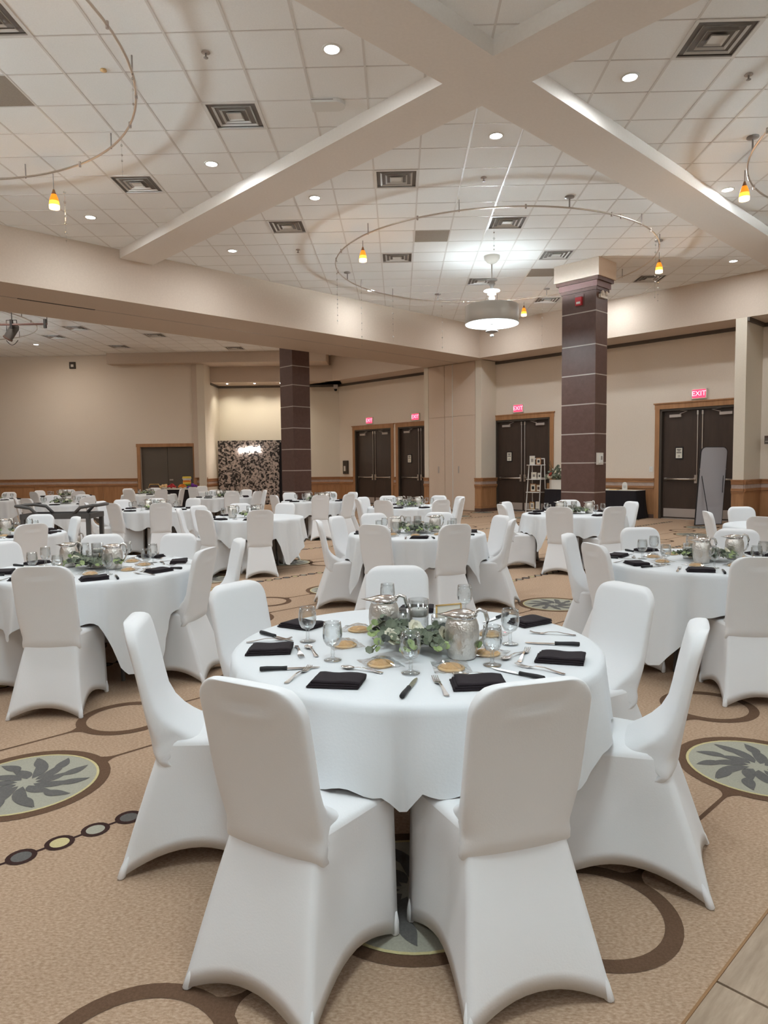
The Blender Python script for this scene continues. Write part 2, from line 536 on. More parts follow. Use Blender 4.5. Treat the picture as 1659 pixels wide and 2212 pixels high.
for x, y in DARKS:
    MB().box(x-T/2+0.012, x+T/2-0.012, y-T/2+0.012, y+T/2-0.012, ZC+0.002, ZC+0.02).build('dark_tile', 'tile_dark', ceiling)
# beams (dropped 0.16 below the tiles, running parallel to the walls)
ZB = ZC-0.165
BW = 0.47
QB, PB = 6.60, 8.53
MB().pqbox(P_MIN, P_SOF, QB-BW, QB+BW, ZB, ZC+0.02).build('beam', 'beam', ceiling)
MB().pqbox(PB-BW, PB+BW, Q_MIN, QB-BW, ZB, ZC+0.02).build('beam', 'beam', ceiling)
MB().pqbox(PB-BW, PB+BW, QB+BW, Q_H0, ZB, ZC+0.02).build('beam', 'beam', ceiling)
MB().pqbox(P_MIN, P_SOF, QB-11.45-BW, QB-11.45+BW, ZB, ZC+0.02).build('beam', 'beam', ceiling)
MB().pqbox(PB-15.26-BW, PB-15.26+BW, Q_MIN, Q_H0, ZB+0.001, ZC+0.02).build('beam', 'beam', ceiling)
# header over the folding partition, with its track slot
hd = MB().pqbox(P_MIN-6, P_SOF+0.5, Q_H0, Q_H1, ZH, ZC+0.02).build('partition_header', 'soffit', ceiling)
MB().pqbox(P_MIN-6, 5.9, 20.17, 20.23, ZH-0.004, ZH+0.01).build('track_cover', 'alum', hd)
MB().pqbox(5.9, 7.95, 20.16, 20.24, ZH-0.003, ZH+0.01).build('track_slot', 'black', hd)
MB().pqbox(7.95, P_SOF+0.4, 20.18, 20.22, ZH-0.004, ZH+0.01).build('track_cover', 'alum', hd)
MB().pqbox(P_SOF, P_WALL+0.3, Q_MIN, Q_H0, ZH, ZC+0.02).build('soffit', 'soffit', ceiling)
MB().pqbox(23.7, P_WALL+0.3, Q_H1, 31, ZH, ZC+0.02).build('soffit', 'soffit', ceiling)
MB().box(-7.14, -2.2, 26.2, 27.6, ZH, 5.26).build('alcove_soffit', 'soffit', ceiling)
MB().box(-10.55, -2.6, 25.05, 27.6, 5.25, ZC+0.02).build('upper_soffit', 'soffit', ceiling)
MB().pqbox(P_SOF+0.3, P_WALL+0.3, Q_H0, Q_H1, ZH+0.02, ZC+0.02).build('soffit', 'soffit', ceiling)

# ---- walls
class WallP:      # wall on a plane p = const, facing -p ; a = q
    def __init__(s, p): s.p = p
    def box(s, mb, a0, a1, d0, d1, z0, z1): mb.pqbox(s.p-d1*S2, s.p-d0*S2, a0, a1, z0, z1)
class WallY:      # wall on a plane Y = const, facing -Y ; a = X
    def __init__(s, y): s.y = y
    def box(s, mb, a0, a1, d0, d1, z0, z1): mb.box(a0, a1, s.y-d1, s.y-d0, z0, z1)
class WallQ:      # wall on q = const facing +q or -q ; a = p
    def __init__(s, q, sg): s.q = q; s.sg = sg
    def box(s, mb, a0, a1, d0, d1, z0, z1):
        qa, qb = s.q+s.sg*d0*S2, s.q+s.sg*d1*S2
        mb.pqbox(a0, a1, min(qa, qb), max(qa, qb), z0, z1)
class WallX:
    def __init__(s, x): s.x = x
    def box(s, mb, a0, a1, d0, d1, z0, z1): mb.box(s.x+d0, s.x+d1, a0, a1, z0, z1)
def wall(name, pl, a0, a1, z1, openings=(), m='wall', th=0.25):
    mb = MB(); cur = a0
    for o0, o1, zt in sorted(openings):
        pl.box(mb, cur, o0, -th, 0, 0, z1)
        pl.box(mb, o0, o1, -th, 0, zt, z1)
        cur = o1
    pl.box(mb, cur, a1, -th, 0, 0, z1)
    return struct(mb.build(name, m))
def wainscot(wl, pl, a0, a1, unit=1.0, panel=1.15, z=1.05):
    n = max(1, round((a1-a0)/unit/panel))
    st = (a1-a0)/n
    for i in range(n):
        mb = MB(); pl.box(mb, a0+i*st+0.006, a0+(i+1)*st-0.006, 0, 0.022, 0.18, z-0.31); mb.build('wainscot_panel', 'wood', wl)
        mb = MB(); pl.box(mb, a0+i*st+0.004, a0+(i+1)*st-0.004, 0, 0.03, z-0.20, z-0.11); mb.build('band_tile', 'band_tile', wl)
    mb = MB(); pl.box(mb, a0, a1, 0, 0.035, z-0.31, z-0.27); pl.box(mb, a0, a1, 0, 0.05, z-0.265, z-0.20); mb.build('lower_rail', 'wood_h', wl)
    mb = MB(); pl.box(mb, a0, a1, 0, 0.045, z-0.11, z-0.03); pl.box(mb, a0, a1, 0, 0.065, z-0.03, z); mb.build('cap_rail', 'wood_h', wl)
    mb = MB(); pl.box(mb, a0, a1, 0, 0.03, 0, 0.10); mb.build('baseboard', 'base_dark', wl)
    mb = MB(); pl.box(mb, a0, a1, 0, 0.028, 0.10, 0.18); mb.build('base_rail', 'wood_h', wl)

DQ = [17.52, 10.02, 27.01, 23.66]     # door centres along the door wall
HWQ = 1.42
plw = WallP(P_WALL)
wr = wall('wall_right', plw, Q_MIN, 30.05, ZC, [(c-HWQ, c+HWQ, 2.84) for c in DQ])
for a0, a1 in ((11.61, 15.93), (19.11, 19.25), (28.60, 30.02), (25.25, 25.42)):
    wainscot(wr, plw, a0, a1, S2)
wainscot(wr, plw, 2.0, 8.0, S2)
mb = MB(); plw.box(mb, Q_MIN, Q_H0+0.4, 0, 0.05, 4.585, ZH); mb.build('crown_molding', 'molding', wr)
mb = MB(); plw.box(mb, Q_H1+0.2, 30.0, 0, 0.05, 4.585, ZH); mb.build('crown_molding', 'molding', wr)
# pilaster at the end of the door wall
pil = struct(MB().pqbox(P_SOF, P_WALL, 8.0, 8.34, 0, ZH).build('wall_pilaster', 'wall_cream'))
wainscot(pil, WallP(P_SOF), 7.98, 8.36, S2)
wainscot(pil, WallQ(8.0, -1), P_SOF, P_WALL, S2)
mb = MB(); WallQ(8.0, -1).box(mb, P_SOF, P_WALL, 0, 0.05, 4.585, ZH); mb.build('crown_molding', 'molding', pil)
# piers flanking the partition pocket
for n, (q0_, q1_) in (('wall_pier_near', (18.90, 19.22)), ('wall_pier_far', (22.02, 22.28))):
    pr_ = struct(MB().pqbox(23.98, P_WALL, q0_, q1_, 0, ZH).build(n, 'wall_cream'))
    wainscot(pr_, WallP(23.98), q0_-0.02, q1_+0.02, S2)
    if n == 'wall_pier_near': wainscot(pr_, WallQ(q0_, -1), 23.98, P_WALL, S2)
# far walls of the second hall
plf = WallY(25.5)
wlf = wall('wall_far_left', plf, -24, -7.14, ZC, [(-9.60, -7.63, 2.25)])
wainscot(wlf, plf, -24, -9.74, 1, 1.25, 1.10); wainscot(wlf, plf, -7.50, -7.10, 1, 1.15, 1.10)
MB().box(-7.56, -7.14, 25.38, 25.5, 1.1, 5.25).build('pilaster_face', 'soffit', wlf)
pla = WallY(27.4)
wla = wall('wall_alcove', pla, -7.14, -2.35, ZC, (), 'wall_cream')
wainscot(wla, pla, -7.14, -2.35)
mb = MB(); pla.box(mb, -7.14, -2.3, 0, 0.05, 4.585, ZH); mb.build('crown_molding', 'molding', wla)
wret = struct(MB().box(-7.39, -7.115, 25.375, 27.6, 0, ZC).build('wall_alcove_return', 'wall_cream'))
wainscot(wret, WallX(-7.14), 25.4, 27.4)
mb = MB(); WallX(-7.14).box(mb, 26.2, 27.4, 0, 0.05, 4.585, ZH); mb.build('crown_molding', 'molding', wret)
# walls out of view that close the halls
struct(MB().pqbox(P_MIN-0.4, P_MIN, Q_MIN, 44, 0, ZC+0.1).build('wall_left', 'wall'))
struct(MB().pqbox(P_MIN, 30, Q_MIN-0.4, Q_MIN, 0, ZC+0.1).build('wall_back', 'wall'))

# ---- doors in the door wall
def exit_door(n, q, sign_on):
    x, y = pq(P_WALL, q)
    mb = MB()
    for s in (-1, 1): mb.box(min(s*1.0, s*1.12), max(s*1.0, s*1.12), 0, 0.035, 0, 2.84)
    mb.box(-1.13, 1.13, 0, 0.035, 2.84, 2.97); mb.box(-1.16, 1.16, 0, 0.055, 2.97, 3.0)
    d = struct(mb.build('door_%d' % n, 'wood'))
    d.matrix_world = frame_matrix((x, y, 0), PX, PN, (0, 0, 1))
    mb = MB()
    for s in (-1, 1): mb.box(min(s*0.945, s*1.002), max(s*0.945, s*1.002), -0.2, 0.02, 0, 2.84)
    mb.box(-1.0, 1.0, -0.2, 0.02, 2.785, 2.842)
    mb.build('jamb', 'jamb', d)
    MB().box(-0.95, 0.95, -0.2, -0.02, 0.0, 0.012).build('daylight_gap_strip', 'alum', d)  # metal strip added in place of the daylight leaking under the door
    for s in (-1, 1):
        a, b = (0.006, 0.94) if s > 0 else (-0.94, -0.006)
        lf = MB().box(a, b, -0.13, -0.085, 0.025, 2.78).build('door_leaf', 'door', d)
        mb = MB()
        xa, xb = (0.10, 0.86) if s > 0 else (-0.86, -0.10)
        mb.tube([(xa, -0.035, 1.03), (xb, -0.035, 1.03)], 0.026, 8)
        for xx in (xa, xb): mb.box(xx-0.03, xx+0.03, -0.085, -0.02, 0.995, 1.065)
        mb.build('push_bar', 'metal', lf, True)
        mb = MB(); mb.box(s*0.075-0.035, s*0.075+0.035, -0.09, -0.03, 0.93, 1.14); mb.build('latch_case', 'metal', lf)
        mb = MB(); mb.tube([(s*0.06, -0.06, 1.1), (s*0.06, -0.06, 2.72)], 0.011, 6); mb.box(s*0.06-0.02, s*0.06+0.02, -0.09, -0.05, 2.66, 2.76); mb.build('vertical_rod', 'metal', lf)
        mb = MB(); mb.box(s*0.62-0.15, s*0.62+0.15, -0.09, -0.03, 2.62, 2.69); mb.build('door_closer', 'alum', lf)
        mb = MB(); mb.tube([(s*0.5, -0.03, 2.70), (s*0.30, 0.0, 2.76), (s*0.5, -0.05, 2.79)], 0.012, 5); mb.build('closer_arm', 'alum', lf)
        MB().box(a+0.03, b-0.03, -0.088, -0.078, 0.05, 0.27).build('kick_plate', 'alum', lf)
        if s < 0 and sign_on:
            fr = MB().box(-0.62, -0.42, -0.088, -0.07, 1.54, 1.86).build('sign_holder', 'black', lf)
            MB().box(-0.60, -0.44, -0.075, -0.062, 1.57, 1.83).build('paper_sign', 'paper', lf)
            mb = MB()
            for (zz, w_) in ((1.79, 0.055), (1.755, 0.04), (1.71, 0.06)): mb.box(-0.52-w_, -0.52+w_, -0.064, -0.0605, zz-0.009, zz+0.009)
            mb.tube([(-0.52+0.022*math.cos(t), -0.061, 1.62+0.022*math.sin(t)) for t in [i*PI/8 for i in range(16)]], 0.004, 4, True)
            mb.build('sign_print', 'ink', lf)
    return d
for n, q in enumerate(DQ): exit_door(n+1, q, n != 2)
# grey double door in the far left wall
mb = MB()
for a, b in ((-9.72, -9.60), (-7.63, -7.51)): mb.box(a, b, 25.455, 25.5, 0, 2.25)
mb.box(-9.74, -7.49, 25.45, 25.5, 2.25, 2.37)
d5 = struct(mb.build('door_5', 'wood'))
for a, b in ((-9.60, -8.62), (-8.608, -7.63)):
    lf = MB().box(a, b, 25.58, 25.63, 0.01, 2.25).build('door_leaf', 'door_grey', d5)
MB().box(-8.55, -8.42, 25.53, 25.58, 1.0, 1.05).build('lever_handle', 'alum', d5)
MB().box(-9.6, -7.63, 25.72, 25.74, 0, 2.25).build('door_back', 'jamb', d5)
# folding partition panels stored in the pocket
part = struct(MB().pqbox(24.02, 24.9, 19.22, 22.02, 0.01, ZH-0.005).build('wall_partition', 'partition'))
for a, b in ((19.24, 20.52), (20.55, 21.0), (21.03, 22.0)):
    for z0_, z1_ in ((0.03, 3.0), (3.008, ZH-0.03)):
        MB().pqbox(23.985, 24.02, a, b, z0_, z1_).build('partition_panel', 'partition', part)
MB().pqbox(23.97, 24.02, 20.515, 20.555, 0.02, ZH-0.02).build('partition_edge', 'white_paint', part)
for qh in (20.15, 21.35):
    MB().pqbox(23.975, 23.99, qh, qh+0.07, 1.2, 1.42).build('flush_pull', 'alum', part)
# ================================================================== CEILING FIXTURES
ring_me = MB().lathe([(0.075, 0.0), (0.078, -0.008), (0.098, -0.008), (0.102, 0.004)], 24, cap=False).mesh('trim_ring', 'white_plastic', True)
lens_me = MB().lathe([(0.0001, -0.004), (0.05, -0.004), (0.077, -0.001)], 24, cap=False).mesh('lens', 'lens', True)
def downlight(x, y, label, group=None, power=None, col=(0.90, 0.96, 1.0), z=ZC):
    t = thing('downlight', label, 'ceiling light', (x, y, z), 0, group)
    obj('trim_ring', ring_me, t); obj('lens', lens_me, t)
    area_light('downlight_lamp', (0, 0, -0.02), 0.15, DOWN_W if power is None else power, col, t, spread=180)
    return t
OFF = 'recessed round ceiling light assumed in the bays outside the picture'
for x, y, lb in [(-0.64, 7.26, 'round recessed ceiling light nearest the beam crossing, large and bright'),
                 (-2.55, 9.8, 'round recessed ceiling light between the two vents left of the beam'),
                 (-5.06, 11.63, 'round recessed ceiling light above the left end of the header'),
                 (-1.28, 11.1, 'round recessed ceiling light just beyond the long diagonal beam'),
                 (-3.18, 13.62, 'round recessed ceiling light by the header, left of the track ring'),
                 (1.28, 9.15, 'round recessed ceiling light under the crossing, in the middle bay'),
                 (2.54, 7.87, 'round recessed ceiling light at upper right beside the large vent'),
                 (5.05, 10.97, 'round recessed ceiling light against the right beam near the amber pendant'),
                 (4.36, 11.6, 'recessed ceiling light half hidden behind the right diagonal beam'),
                 (-0.67, 16.9, 'round recessed ceiling light touching the far side of the track ring'),
                 (5.08, 17.4, 'recessed ceiling light hidden behind the banded column cap'),
                 (2.57, 19.26, 'recessed ceiling light hidden behind the drum chandelier'),
                 (6.9, 14.7, 'round recessed ceiling light above the far right soffit')]:
    downlight(*snap(x, y), lb)
for x, y in [(-8.9, 3.47), (-10.8, 6), (-6.35, 1.5), (-8.3, 9.27), (-3.27, 3.97), (4.44, 5.38), (7, 3.43), (12.6, 9), (10.1, 5.9), (-3.2, -2.25), (-5.1, .27), (-.63, -4.2), (-2.6, 3.55), (5, 1.35), (2.45, -1.75), (2.5, -8.0), (0.6, -5.5), (5.1, -10), (3.1, -2.2), (10.7, -4.4), (8.2, -7.5)]:  # the final entries are unseen lamps added as fill behind the camera
    downlight(*snap(x, y), OFF, 'ceiling lights out of view')
for x, y, lb in [(-11.9, 23.2, 'small ceiling light of the far hall beside the stage lamp'), (-6.4, 18.0, 'unseen hall ceiling light added behind the header'), (-3.4, 21.6, 'unseen hall ceiling light added above the distant column'), (-9.6, 16.2, 'unseen hall ceiling light added behind the left part of the header')]:
    downlight(*snap(x, y), lb, None, ROOMB_W, WARM)  # all but the first are unseen lamps added to light the far hall

# square air diffusers
def vent_parts():
    fr = MB(); h = T/2-0.012
    for a in (0, 1):
        for s in (-1, 1):
            if a: fr.box(s*h-0.02, s*h+0.02, -h-0.02, h+0.02, -0.006, 0.01)
            else: fr.box(-h, h, s*h-0.02, s*h+0.02, -0.006, 0.01)
    cones = []
    for r0, r1, z0, z1 in ((0.232, 0.214, -0.006, 0.008), (0.158, 0.142, -0.008, 0.007), (0.092, 0.078, -0.010, 0.004)):
        mb = MB(); vs = []; fs = []
        for r, z in ((r0, z0), (r1, z1), (r1-0.006, z1), (r0-0.012, z0-0.002)):
            vs += [(-r, -r, z), (r, -r, z), (r, r, z), (-r, r, z)]
        for j in range(3):
            for k in range(4): fs.append((j*4+k, j*4+(k+1) % 4, j*4+4+(k+1) % 4, j*4+4+k))
        mb.add(vs, fs); cones.append(mb.mesh('louver', 'vent_white'))
    bk = MB().box(-h, h, -h, h, 0.022, 0.028).mesh('duct_shade', 'vent_shade')  # flat plate, coloured as the shade behind the louvers
    ct = MB().box(-0.078, 0.078, -0.078, 0.078, 0.0, 0.005).mesh('center_plate', 'vent_white')
    return fr.mesh('frame', 'vent_white'), cones, bk, ct
vf, vc, vb, vct = vent_parts()
def vent(x, y, lb):
    t = thing('air_vent', lb, 'air vent', (x, y, ZC), 0, 'square ceiling diffusers')
    obj('frame', vf, t); obj('duct_shade', vb, t); obj('center_plate', vct, t)
    for c in vc: obj('louver', c, t)
VL = ['large square ceiling vent left of the beam crossing', 'square ceiling vent at the lower left of the left bay', 'square ceiling vent below the crossing, left of centre',
      'square ceiling vent beyond the long beam, left of the track ring', 'square ceiling vent inside the track ring, right of the dark tile', 'square ceiling vent inside the ring, left of the chandelier',
      'square ceiling vent right of the chandelier rod near the column', 'square ceiling vent directly behind the chandelier rod', 'square ceiling vent low behind the small amber pendant',
      'square ceiling vent right of the column cap', 'largest square ceiling vent at the upper right corner', 'ceiling vent cut off by the upper left corner']
for v, lb in zip(VENTS, VL): vent(*v, lb)
VLB = ['ceiling vent in the far hall beside the stage lights', 'ceiling vent in the far hall next to the header edge, leftmost', 'ceiling vent in the far hall just left of the upper soffit',
       'ceiling vent in the far hall above the grey door', 'ceiling vent in the far hall nearest the distant column']
for v, lb in zip(VENTSB, VLB): vent(*v, lb)
# sprinklers
for (x, y), lb in zip([(-1.9, 7.24), (1.27, 10.46), (3.81, 7.87), (-1.92, 13.61)], ['sprinkler head above the large left vent', 'sprinkler head between the two bright grid bars', 'sprinkler head below the upper right vent', 'sprinkler head left of the track ring']):
    t = thing('sprinkler', lb, 'sprinkler', (*snap(x, y), ZC))
    MB().lathe([(0.04, 0.002), (0.045, -0.006), (0.015, -0.012)], 14).build('escutcheon', 'alum', t, True)
    MB().lathe([(0.009, -0.008), (0.009, -0.05), (0.025, -0.053), (0.025, -0.057)], 10).build('head', 'grey_cap', t, True)
# flat box on the ceiling near the beam
t = thing('ceiling_speaker', 'flat white rounded box fixed to the ceiling beside the beam', 'speaker', (-0.79, 8.22, ZC))
mb = MB(); n = 18
mb.prism([(-0.18, -0.11), (0.10, -0.11)]+[(0.10+0.11*math.sin(PI*i/n), -0.11*math.cos(PI*i/n)) for i in range(1, n)]+[(0.10, 0.11), (-0.18, 0.11)], -0.045, 0.0)
mb.build('housing', 'white_plastic', t)
MB().box(-0.17, 0.08, -0.112, -0.108, -0.02, -0.012).build('seam', 'grey_cap', t)
tag(MB().lathe([(0.03, 0.002), (0.035, -0.012), (0.012, -0.02)], 12).build('ceiling_sensor', 'cookie_base', None, True, (-3.06, 7.46, ZC)), 'small tan round sensor on the left ceiling tiles', 'sensor')

# chandeliers
def chandelier(x, y, label, group=None, kd=1.0, ku=1.0):
    t = thing('chandelier', label, 'chandelier', (x, y, 0), 0, group)
    MB().lathe([(0.16, ZC), (0.155, ZC-0.05), (0.10, ZC-0.12), (0.025, ZC-0.16)], 24).build('canopy', 'white_paint', t, True)
    MB().tube([(0, 0, ZC-0.15), (0, 0, 4.2)], 0.012, 8).build('rod', 'alum', t, True)
    MB().lathe([(0.11, 5.17), (0.11, 5.15), (0.05, 5.12), (0.07, 5.08), (0.03, 5.02), (0.02, 4.98)], 20).build('hub', 'grey_cap', t, True)
    MB().lathe([(0.02, 4.96), (0.16, 4.955), (0.165, 4.94), (0.02, 4.93)], 28).build('glass_disc', 'diffuser', t, True)
    MB().lathe([(0.09, 4.89), (0.09, 4.87), (0.05, 4.86), (0.07, 4.80), (0.05, 4.76), (0.03, 4.74), (0.09, 4.70), (0.09, 4.68), (0.02, 4.67)], 20).build('stem_ornament', 'white_plastic', t, True)
    sh = MB().lathe([(0.53, 4.29), (0.535, 4.30), (0.535, 4.64), (0.53, 4.645), (0.525, 4.64), (0.525, 4.30), (0.53, 4.29)], 56, cap=False).build('drum_shade', 'shade', t, True)
    df = MB().lathe([(0.001, 4.305), (0.49, 4.305), (0.535, 4.285), (0.53, 4.275), (0.48, 4.28), (0.001, 4.285)], 48, cap=False).build('diffuser', 'diffuser', t, True)
    mb = MB()
    for k in range(3):
        a = k*2*PI/3+0.3
        mb.tube([(0.02*math.cos(a), 0.02*math.sin(a), 4.62), (0.525*math.cos(a), 0.525*math.sin(a), 4.62)], 0.008, 5)
    mb.build('spoke', 'alum', sh)
    MB().lathe([(0.03, 4.29), (0.05, 4.24), (0.02, 4.19), (0.12, 4.15), (0.125, 4.135), (0.05, 4.11), (0.012, 4.10), (0.04, 4.07), (0.035, 4.035), (0.001, 4.02)], 24).build('finial', 'grey_cap', t, True)
    area_light('chandelier_lamp', (0, 0, 4.262), 0.95, CHAND_DN*kd, COOL, t)
    area_light('chandelier_lamp', (0, 0, 4.37), 0.96, CHAND_UP*ku, COOL, t, up=True)
    l = bpy.data.lights.new('chandelier_bulb', 'POINT'); l.energy = CHAND_SIDE*ku; l.color = COOL; l.shadow_soft_size = 0.10
    # indirect luminaire: wide batwing distribution that washes the ceiling evenly
    l.use_nodes = True
    nt = l.node_tree
    em = [n for n in nt.nodes if n.type == 'EMISSION'][0]
    tc = nt.nodes.new('ShaderNodeTexCoord'); sp = nt.nodes.new('ShaderNodeSeparateXYZ')
    nt.links.new(tc.outputs['Normal'], sp.inputs[0])
    m1 = nt.nodes.new('ShaderNodeMath'); m1.operation = 'MAXIMUM'; m1.inputs[1].default_value = 0.24
    m2 = nt.nodes.new('ShaderNodeMath'); m2.operation = 'DIVIDE'; m2.inputs[0].default_value = 0.24
    m3 = nt.nodes.new('ShaderNodeMath'); m3.operation = 'POWER'; m3.inputs[1].default_value = 3.0
    m4 = nt.nodes.new('ShaderNodeMapRange'); m4.interpolation_type = 'SMOOTHSTEP'; m4.inputs['From Min'].default_value = 0.06; m4.inputs['From Max'].default_value = 0.27
    m5 = nt.nodes.new('ShaderNodeMath'); m5.operation = 'MULTIPLY'
    nt.links.new(sp.outputs['Z'], m1.inputs[0]); nt.links.new(m1.outputs[0], m2.inputs[1]); nt.links.new(m2.outputs[0], m3.inputs[0])
    nt.links.new(sp.outputs['Z'], m4.inputs[0]); nt.links.new(m3.outputs[0], m5.inputs[0]); nt.links.new(m4.outputs[0], m5.inputs[1])
    nt.links.new(m5.outputs[0], em.inputs['Strength'])
    obj('chandelier_bulb', l, t, (0, 0, 4.72))
CC = (1.9, 14.2)
CENT = [(CC, 'grey drum chandelier hanging inside the large track ring'), ((CC[0]-7.63, CC[1]-7.63), 'drum chandelier of the left bay, out of view'),
        ((CC[0]+5.72, CC[1]-5.72), 'drum chandelier of the right bay, out of view'), ((CC[0]-1.91, CC[1]-13.35), 'drum chandelier of the bay above the camera'),
        ((-13.0, 18.2), 'drum chandelier of the far hall, out of view'),
        ((CC[0]+3.81, CC[1]-19.07), 'unseen drum chandelier added behind the camera as fill light'), ((CC[0]+11.44, CC[1]-11.44), 'unseen drum chandelier added at far right as fill light')]  # both unseen, added to brighten the chair backs and near carpet
for (c, lb), k in zip(CENT, (1, 1, 1, 1, 1, 1, 1)): chandelier(*c, lb, None, k, k)

# ring tracks with canopies and stand-offs
ZR = 5.46
RR = 3.13
def track(c, label, cans, stands, clips):
    t = thing('track_ring', label, 'track ring', (c[0], c[1], 0))
    MB().tube([(RR*math.cos(2*PI*i/96), RR*math.sin(2*PI*i/96), ZR) for i in range(96)], 0.0135, 6, True).build('rail', 'metal', t, True)
    for a in cans:
        a = math.radians(a); x, y = RR*math.cos(a), RR*math.sin(a)
        cn = MB().lathe([(0.075, ZC), (0.075, ZC-0.015), (0.02, ZC-0.03)], 18, (x, y, 0)).build('canopy', 'grey_cap', t, True)
        MB().tube([(x, y, ZC-0.02), (x, y, ZR)], 0.012, 6).build('canopy_stem', 'grey_cap', cn)
    for a in stands:
        a = math.radians(a); x, y = RR*math.cos(a), RR*math.sin(a)
        MB().tube([(x, y, ZC), (x, y, ZR-0.02)], [0.016, 0.007][0] and 0.008, 6).build('standoff', 'grey_cap', t)
    for a in clips:
        a = math.radians(a); x, y = RR*math.cos(a), RR*math.sin(a)
        MB().tube([(x, y, ZR-0.035), (x, y, ZR+0.03)], 0.016, 6).build('clip', 'alum', t)
track(CC, 'thin metal track ring around the drum chandelier', [-75, 162, 107, -15, 58], [-107, -140, 150, -45, 80, 130, 20, -22], [-120, -88, -60, -56, -38, 175, 190, 200, 95])
track(CENT[1][0], 'curved metal track ring in the upper left bay', [200], [12, 46, 78, -40, 120], [-2, 20, 33, 60, 90])
track(CENT[2][0], 'curved metal track ring at the right edge', [165], [150, 190, 90], [140, 175])
track((-13.0, 18.2), 'track ring in the far hall at left', [0], [-30, 30, 60], [-20, 10])
# amber pendants
def pendant(x, y, label, drop=0.12):
    t = thing('pendant_lamp', label, 'pendant lamp', (x, y, ZR))
    MB().tube([(0, 0, 0), (0, 0, -drop)], 0.006, 5).build('cord', 'grey_cap', t)
    z = -drop
    MB().lathe([(0.012, z+0.01), (0.022, z-0.025), (0.034, z-0.06)], 18).build('cap', 'amber_cap', t, True)
    MB().lathe([(0.033, z-0.055), (0.050, z-0.10), (0.062, z-0.145)], 18, cap=False).build('upper_shade', 'amber', t, True)
    MB().lathe([(0.062, z-0.145), (0.068, z-0.20)], 18, cap=False).build('middle_shade', 'amber_mid', t, True)
    MB().lathe([(0.068, z-0.20), (0.066, z-0.245), (0.001, z-0.246)], 18).build('lower_shade', 'amber_low', t, True)
    l = bpy.data.lights.new('pendant_bulb', 'POINT'); l.energy = 4.0; l.color = (1.0, 0.55, 0.22); l.shadow_soft_size = 0.06
    o = obj('pendant_bulb', l, t, (0, 0, z-0.32))
for (x, y), lb, dr in zip([(-0.61, 12.57), (5.0, 13.57), (3.12, 17.42), (-4.66, 9.55), (4.8, 9.9), (-2.9, 5.35)],
                      ['amber glass pendant on the left of the large track ring', 'amber glass pendant to the right of the column cap', 'small amber pendant just right of the drum chandelier',
                       'amber glass pendant on the upper left track ring', 'amber glass pendant by the right edge, hanging lowest on its curved stem', 'glowing pendant cut off by the top edge at left'], [0.12, 0.14, 0.10, 0.22, 0.16, 0.2]):
    pendant(x, y, lb, dr)
# crystal bead strands
def strand(x, y, ztop, zbot, label, n):
    t = thing('bead_strand', label, 'bead strand', (x, y, 0))
    MB().tube([(0, 0, ztop), (0, 0, zbot)], 0.0018, 4).build('wire', 'crystal', t)
    for i in range(n):
        u = (i+0.5+random.uniform(-.25, .25))/n
        r = random.choice((0.011, 0.014, 0.018, 0.012))
        MB().ball((0, 0, ztop+(zbot-ztop)*u), r, 8).build('bead', random.choice(('crystal', 'white_plastic', 'alum', 'crystal')), t, True)
def ringpt(c, a): return (c[0]+RR*math.cos(math.radians(a)), c[1]+RR*math.sin(math.radians(a)))
for a, z0, z1, lb, n in [(192, 5.44, 4.5, 'bead strand at the left end of the large ring', 8), (178, 5.44, 4.35, 'bead strand just right of the ring left end', 8), (150, 5.44, 4.1, 'bead strand over the header, right of the ring end', 8),
                         (130, 5.44, 4.4, 'bead strand hanging before the header wall', 7), (-97, 5.44, 4.75, 'bead strand left of the chandelier rod', 7), (60, 5.44, 4.3, 'bead strand between chandelier and column', 6),
                         (-32, 5.44, 4.35, 'bead strand right of the column cap', 9), (-14, 5.1, 4.5, 'bead strand below the right amber pendant', 6), (105, 5.44, 4.3, 'bead strand left of the drum shade', 6)]:
    strand(*ringpt(CC, a), z0, z1, lb, n)
for a, z0, z1, lb, n in [(66, 5.2, 4.5, 'bead strand beside the upper left amber pendant', 7), (40, 5.44, 5.0, 'bead strand below the upper left ring', 4), (12, 5.44, 5.1, 'bead strand by the left grid line', 3)]:
    strand(*ringpt(CENT[1][0], a), z0, z1, lb, n)
# alcove spots
for i, x in enumerate((-6.55, -5.5, -4.5)):
    t = thing('alcove_spot', ['leftmost of three small spotlights above the collage', 'middle one of three small spotlights above the collage', 'rightmost of three small spotlights above the collage'][i], 'spotlight', (x, 26.55, ZH))
    MB().lathe([(0.05, 0.001), (0.055, -0.006), (0.03, -0.006)], 14).build('trim_ring', 'white_plastic', t, True)
    MB().lathe([(0.032, -0.004), (0.03, -0.02), (0.001, -0.025)], 12).build('lens', 'spot_lens', t, True)
    area_light('alcove_spot_lamp', (0, 0, -0.04), 0.07, 6.0, (1.0, 0.92, 0.76), t, spread=110, rot=(math.radians(14), 0, 0))
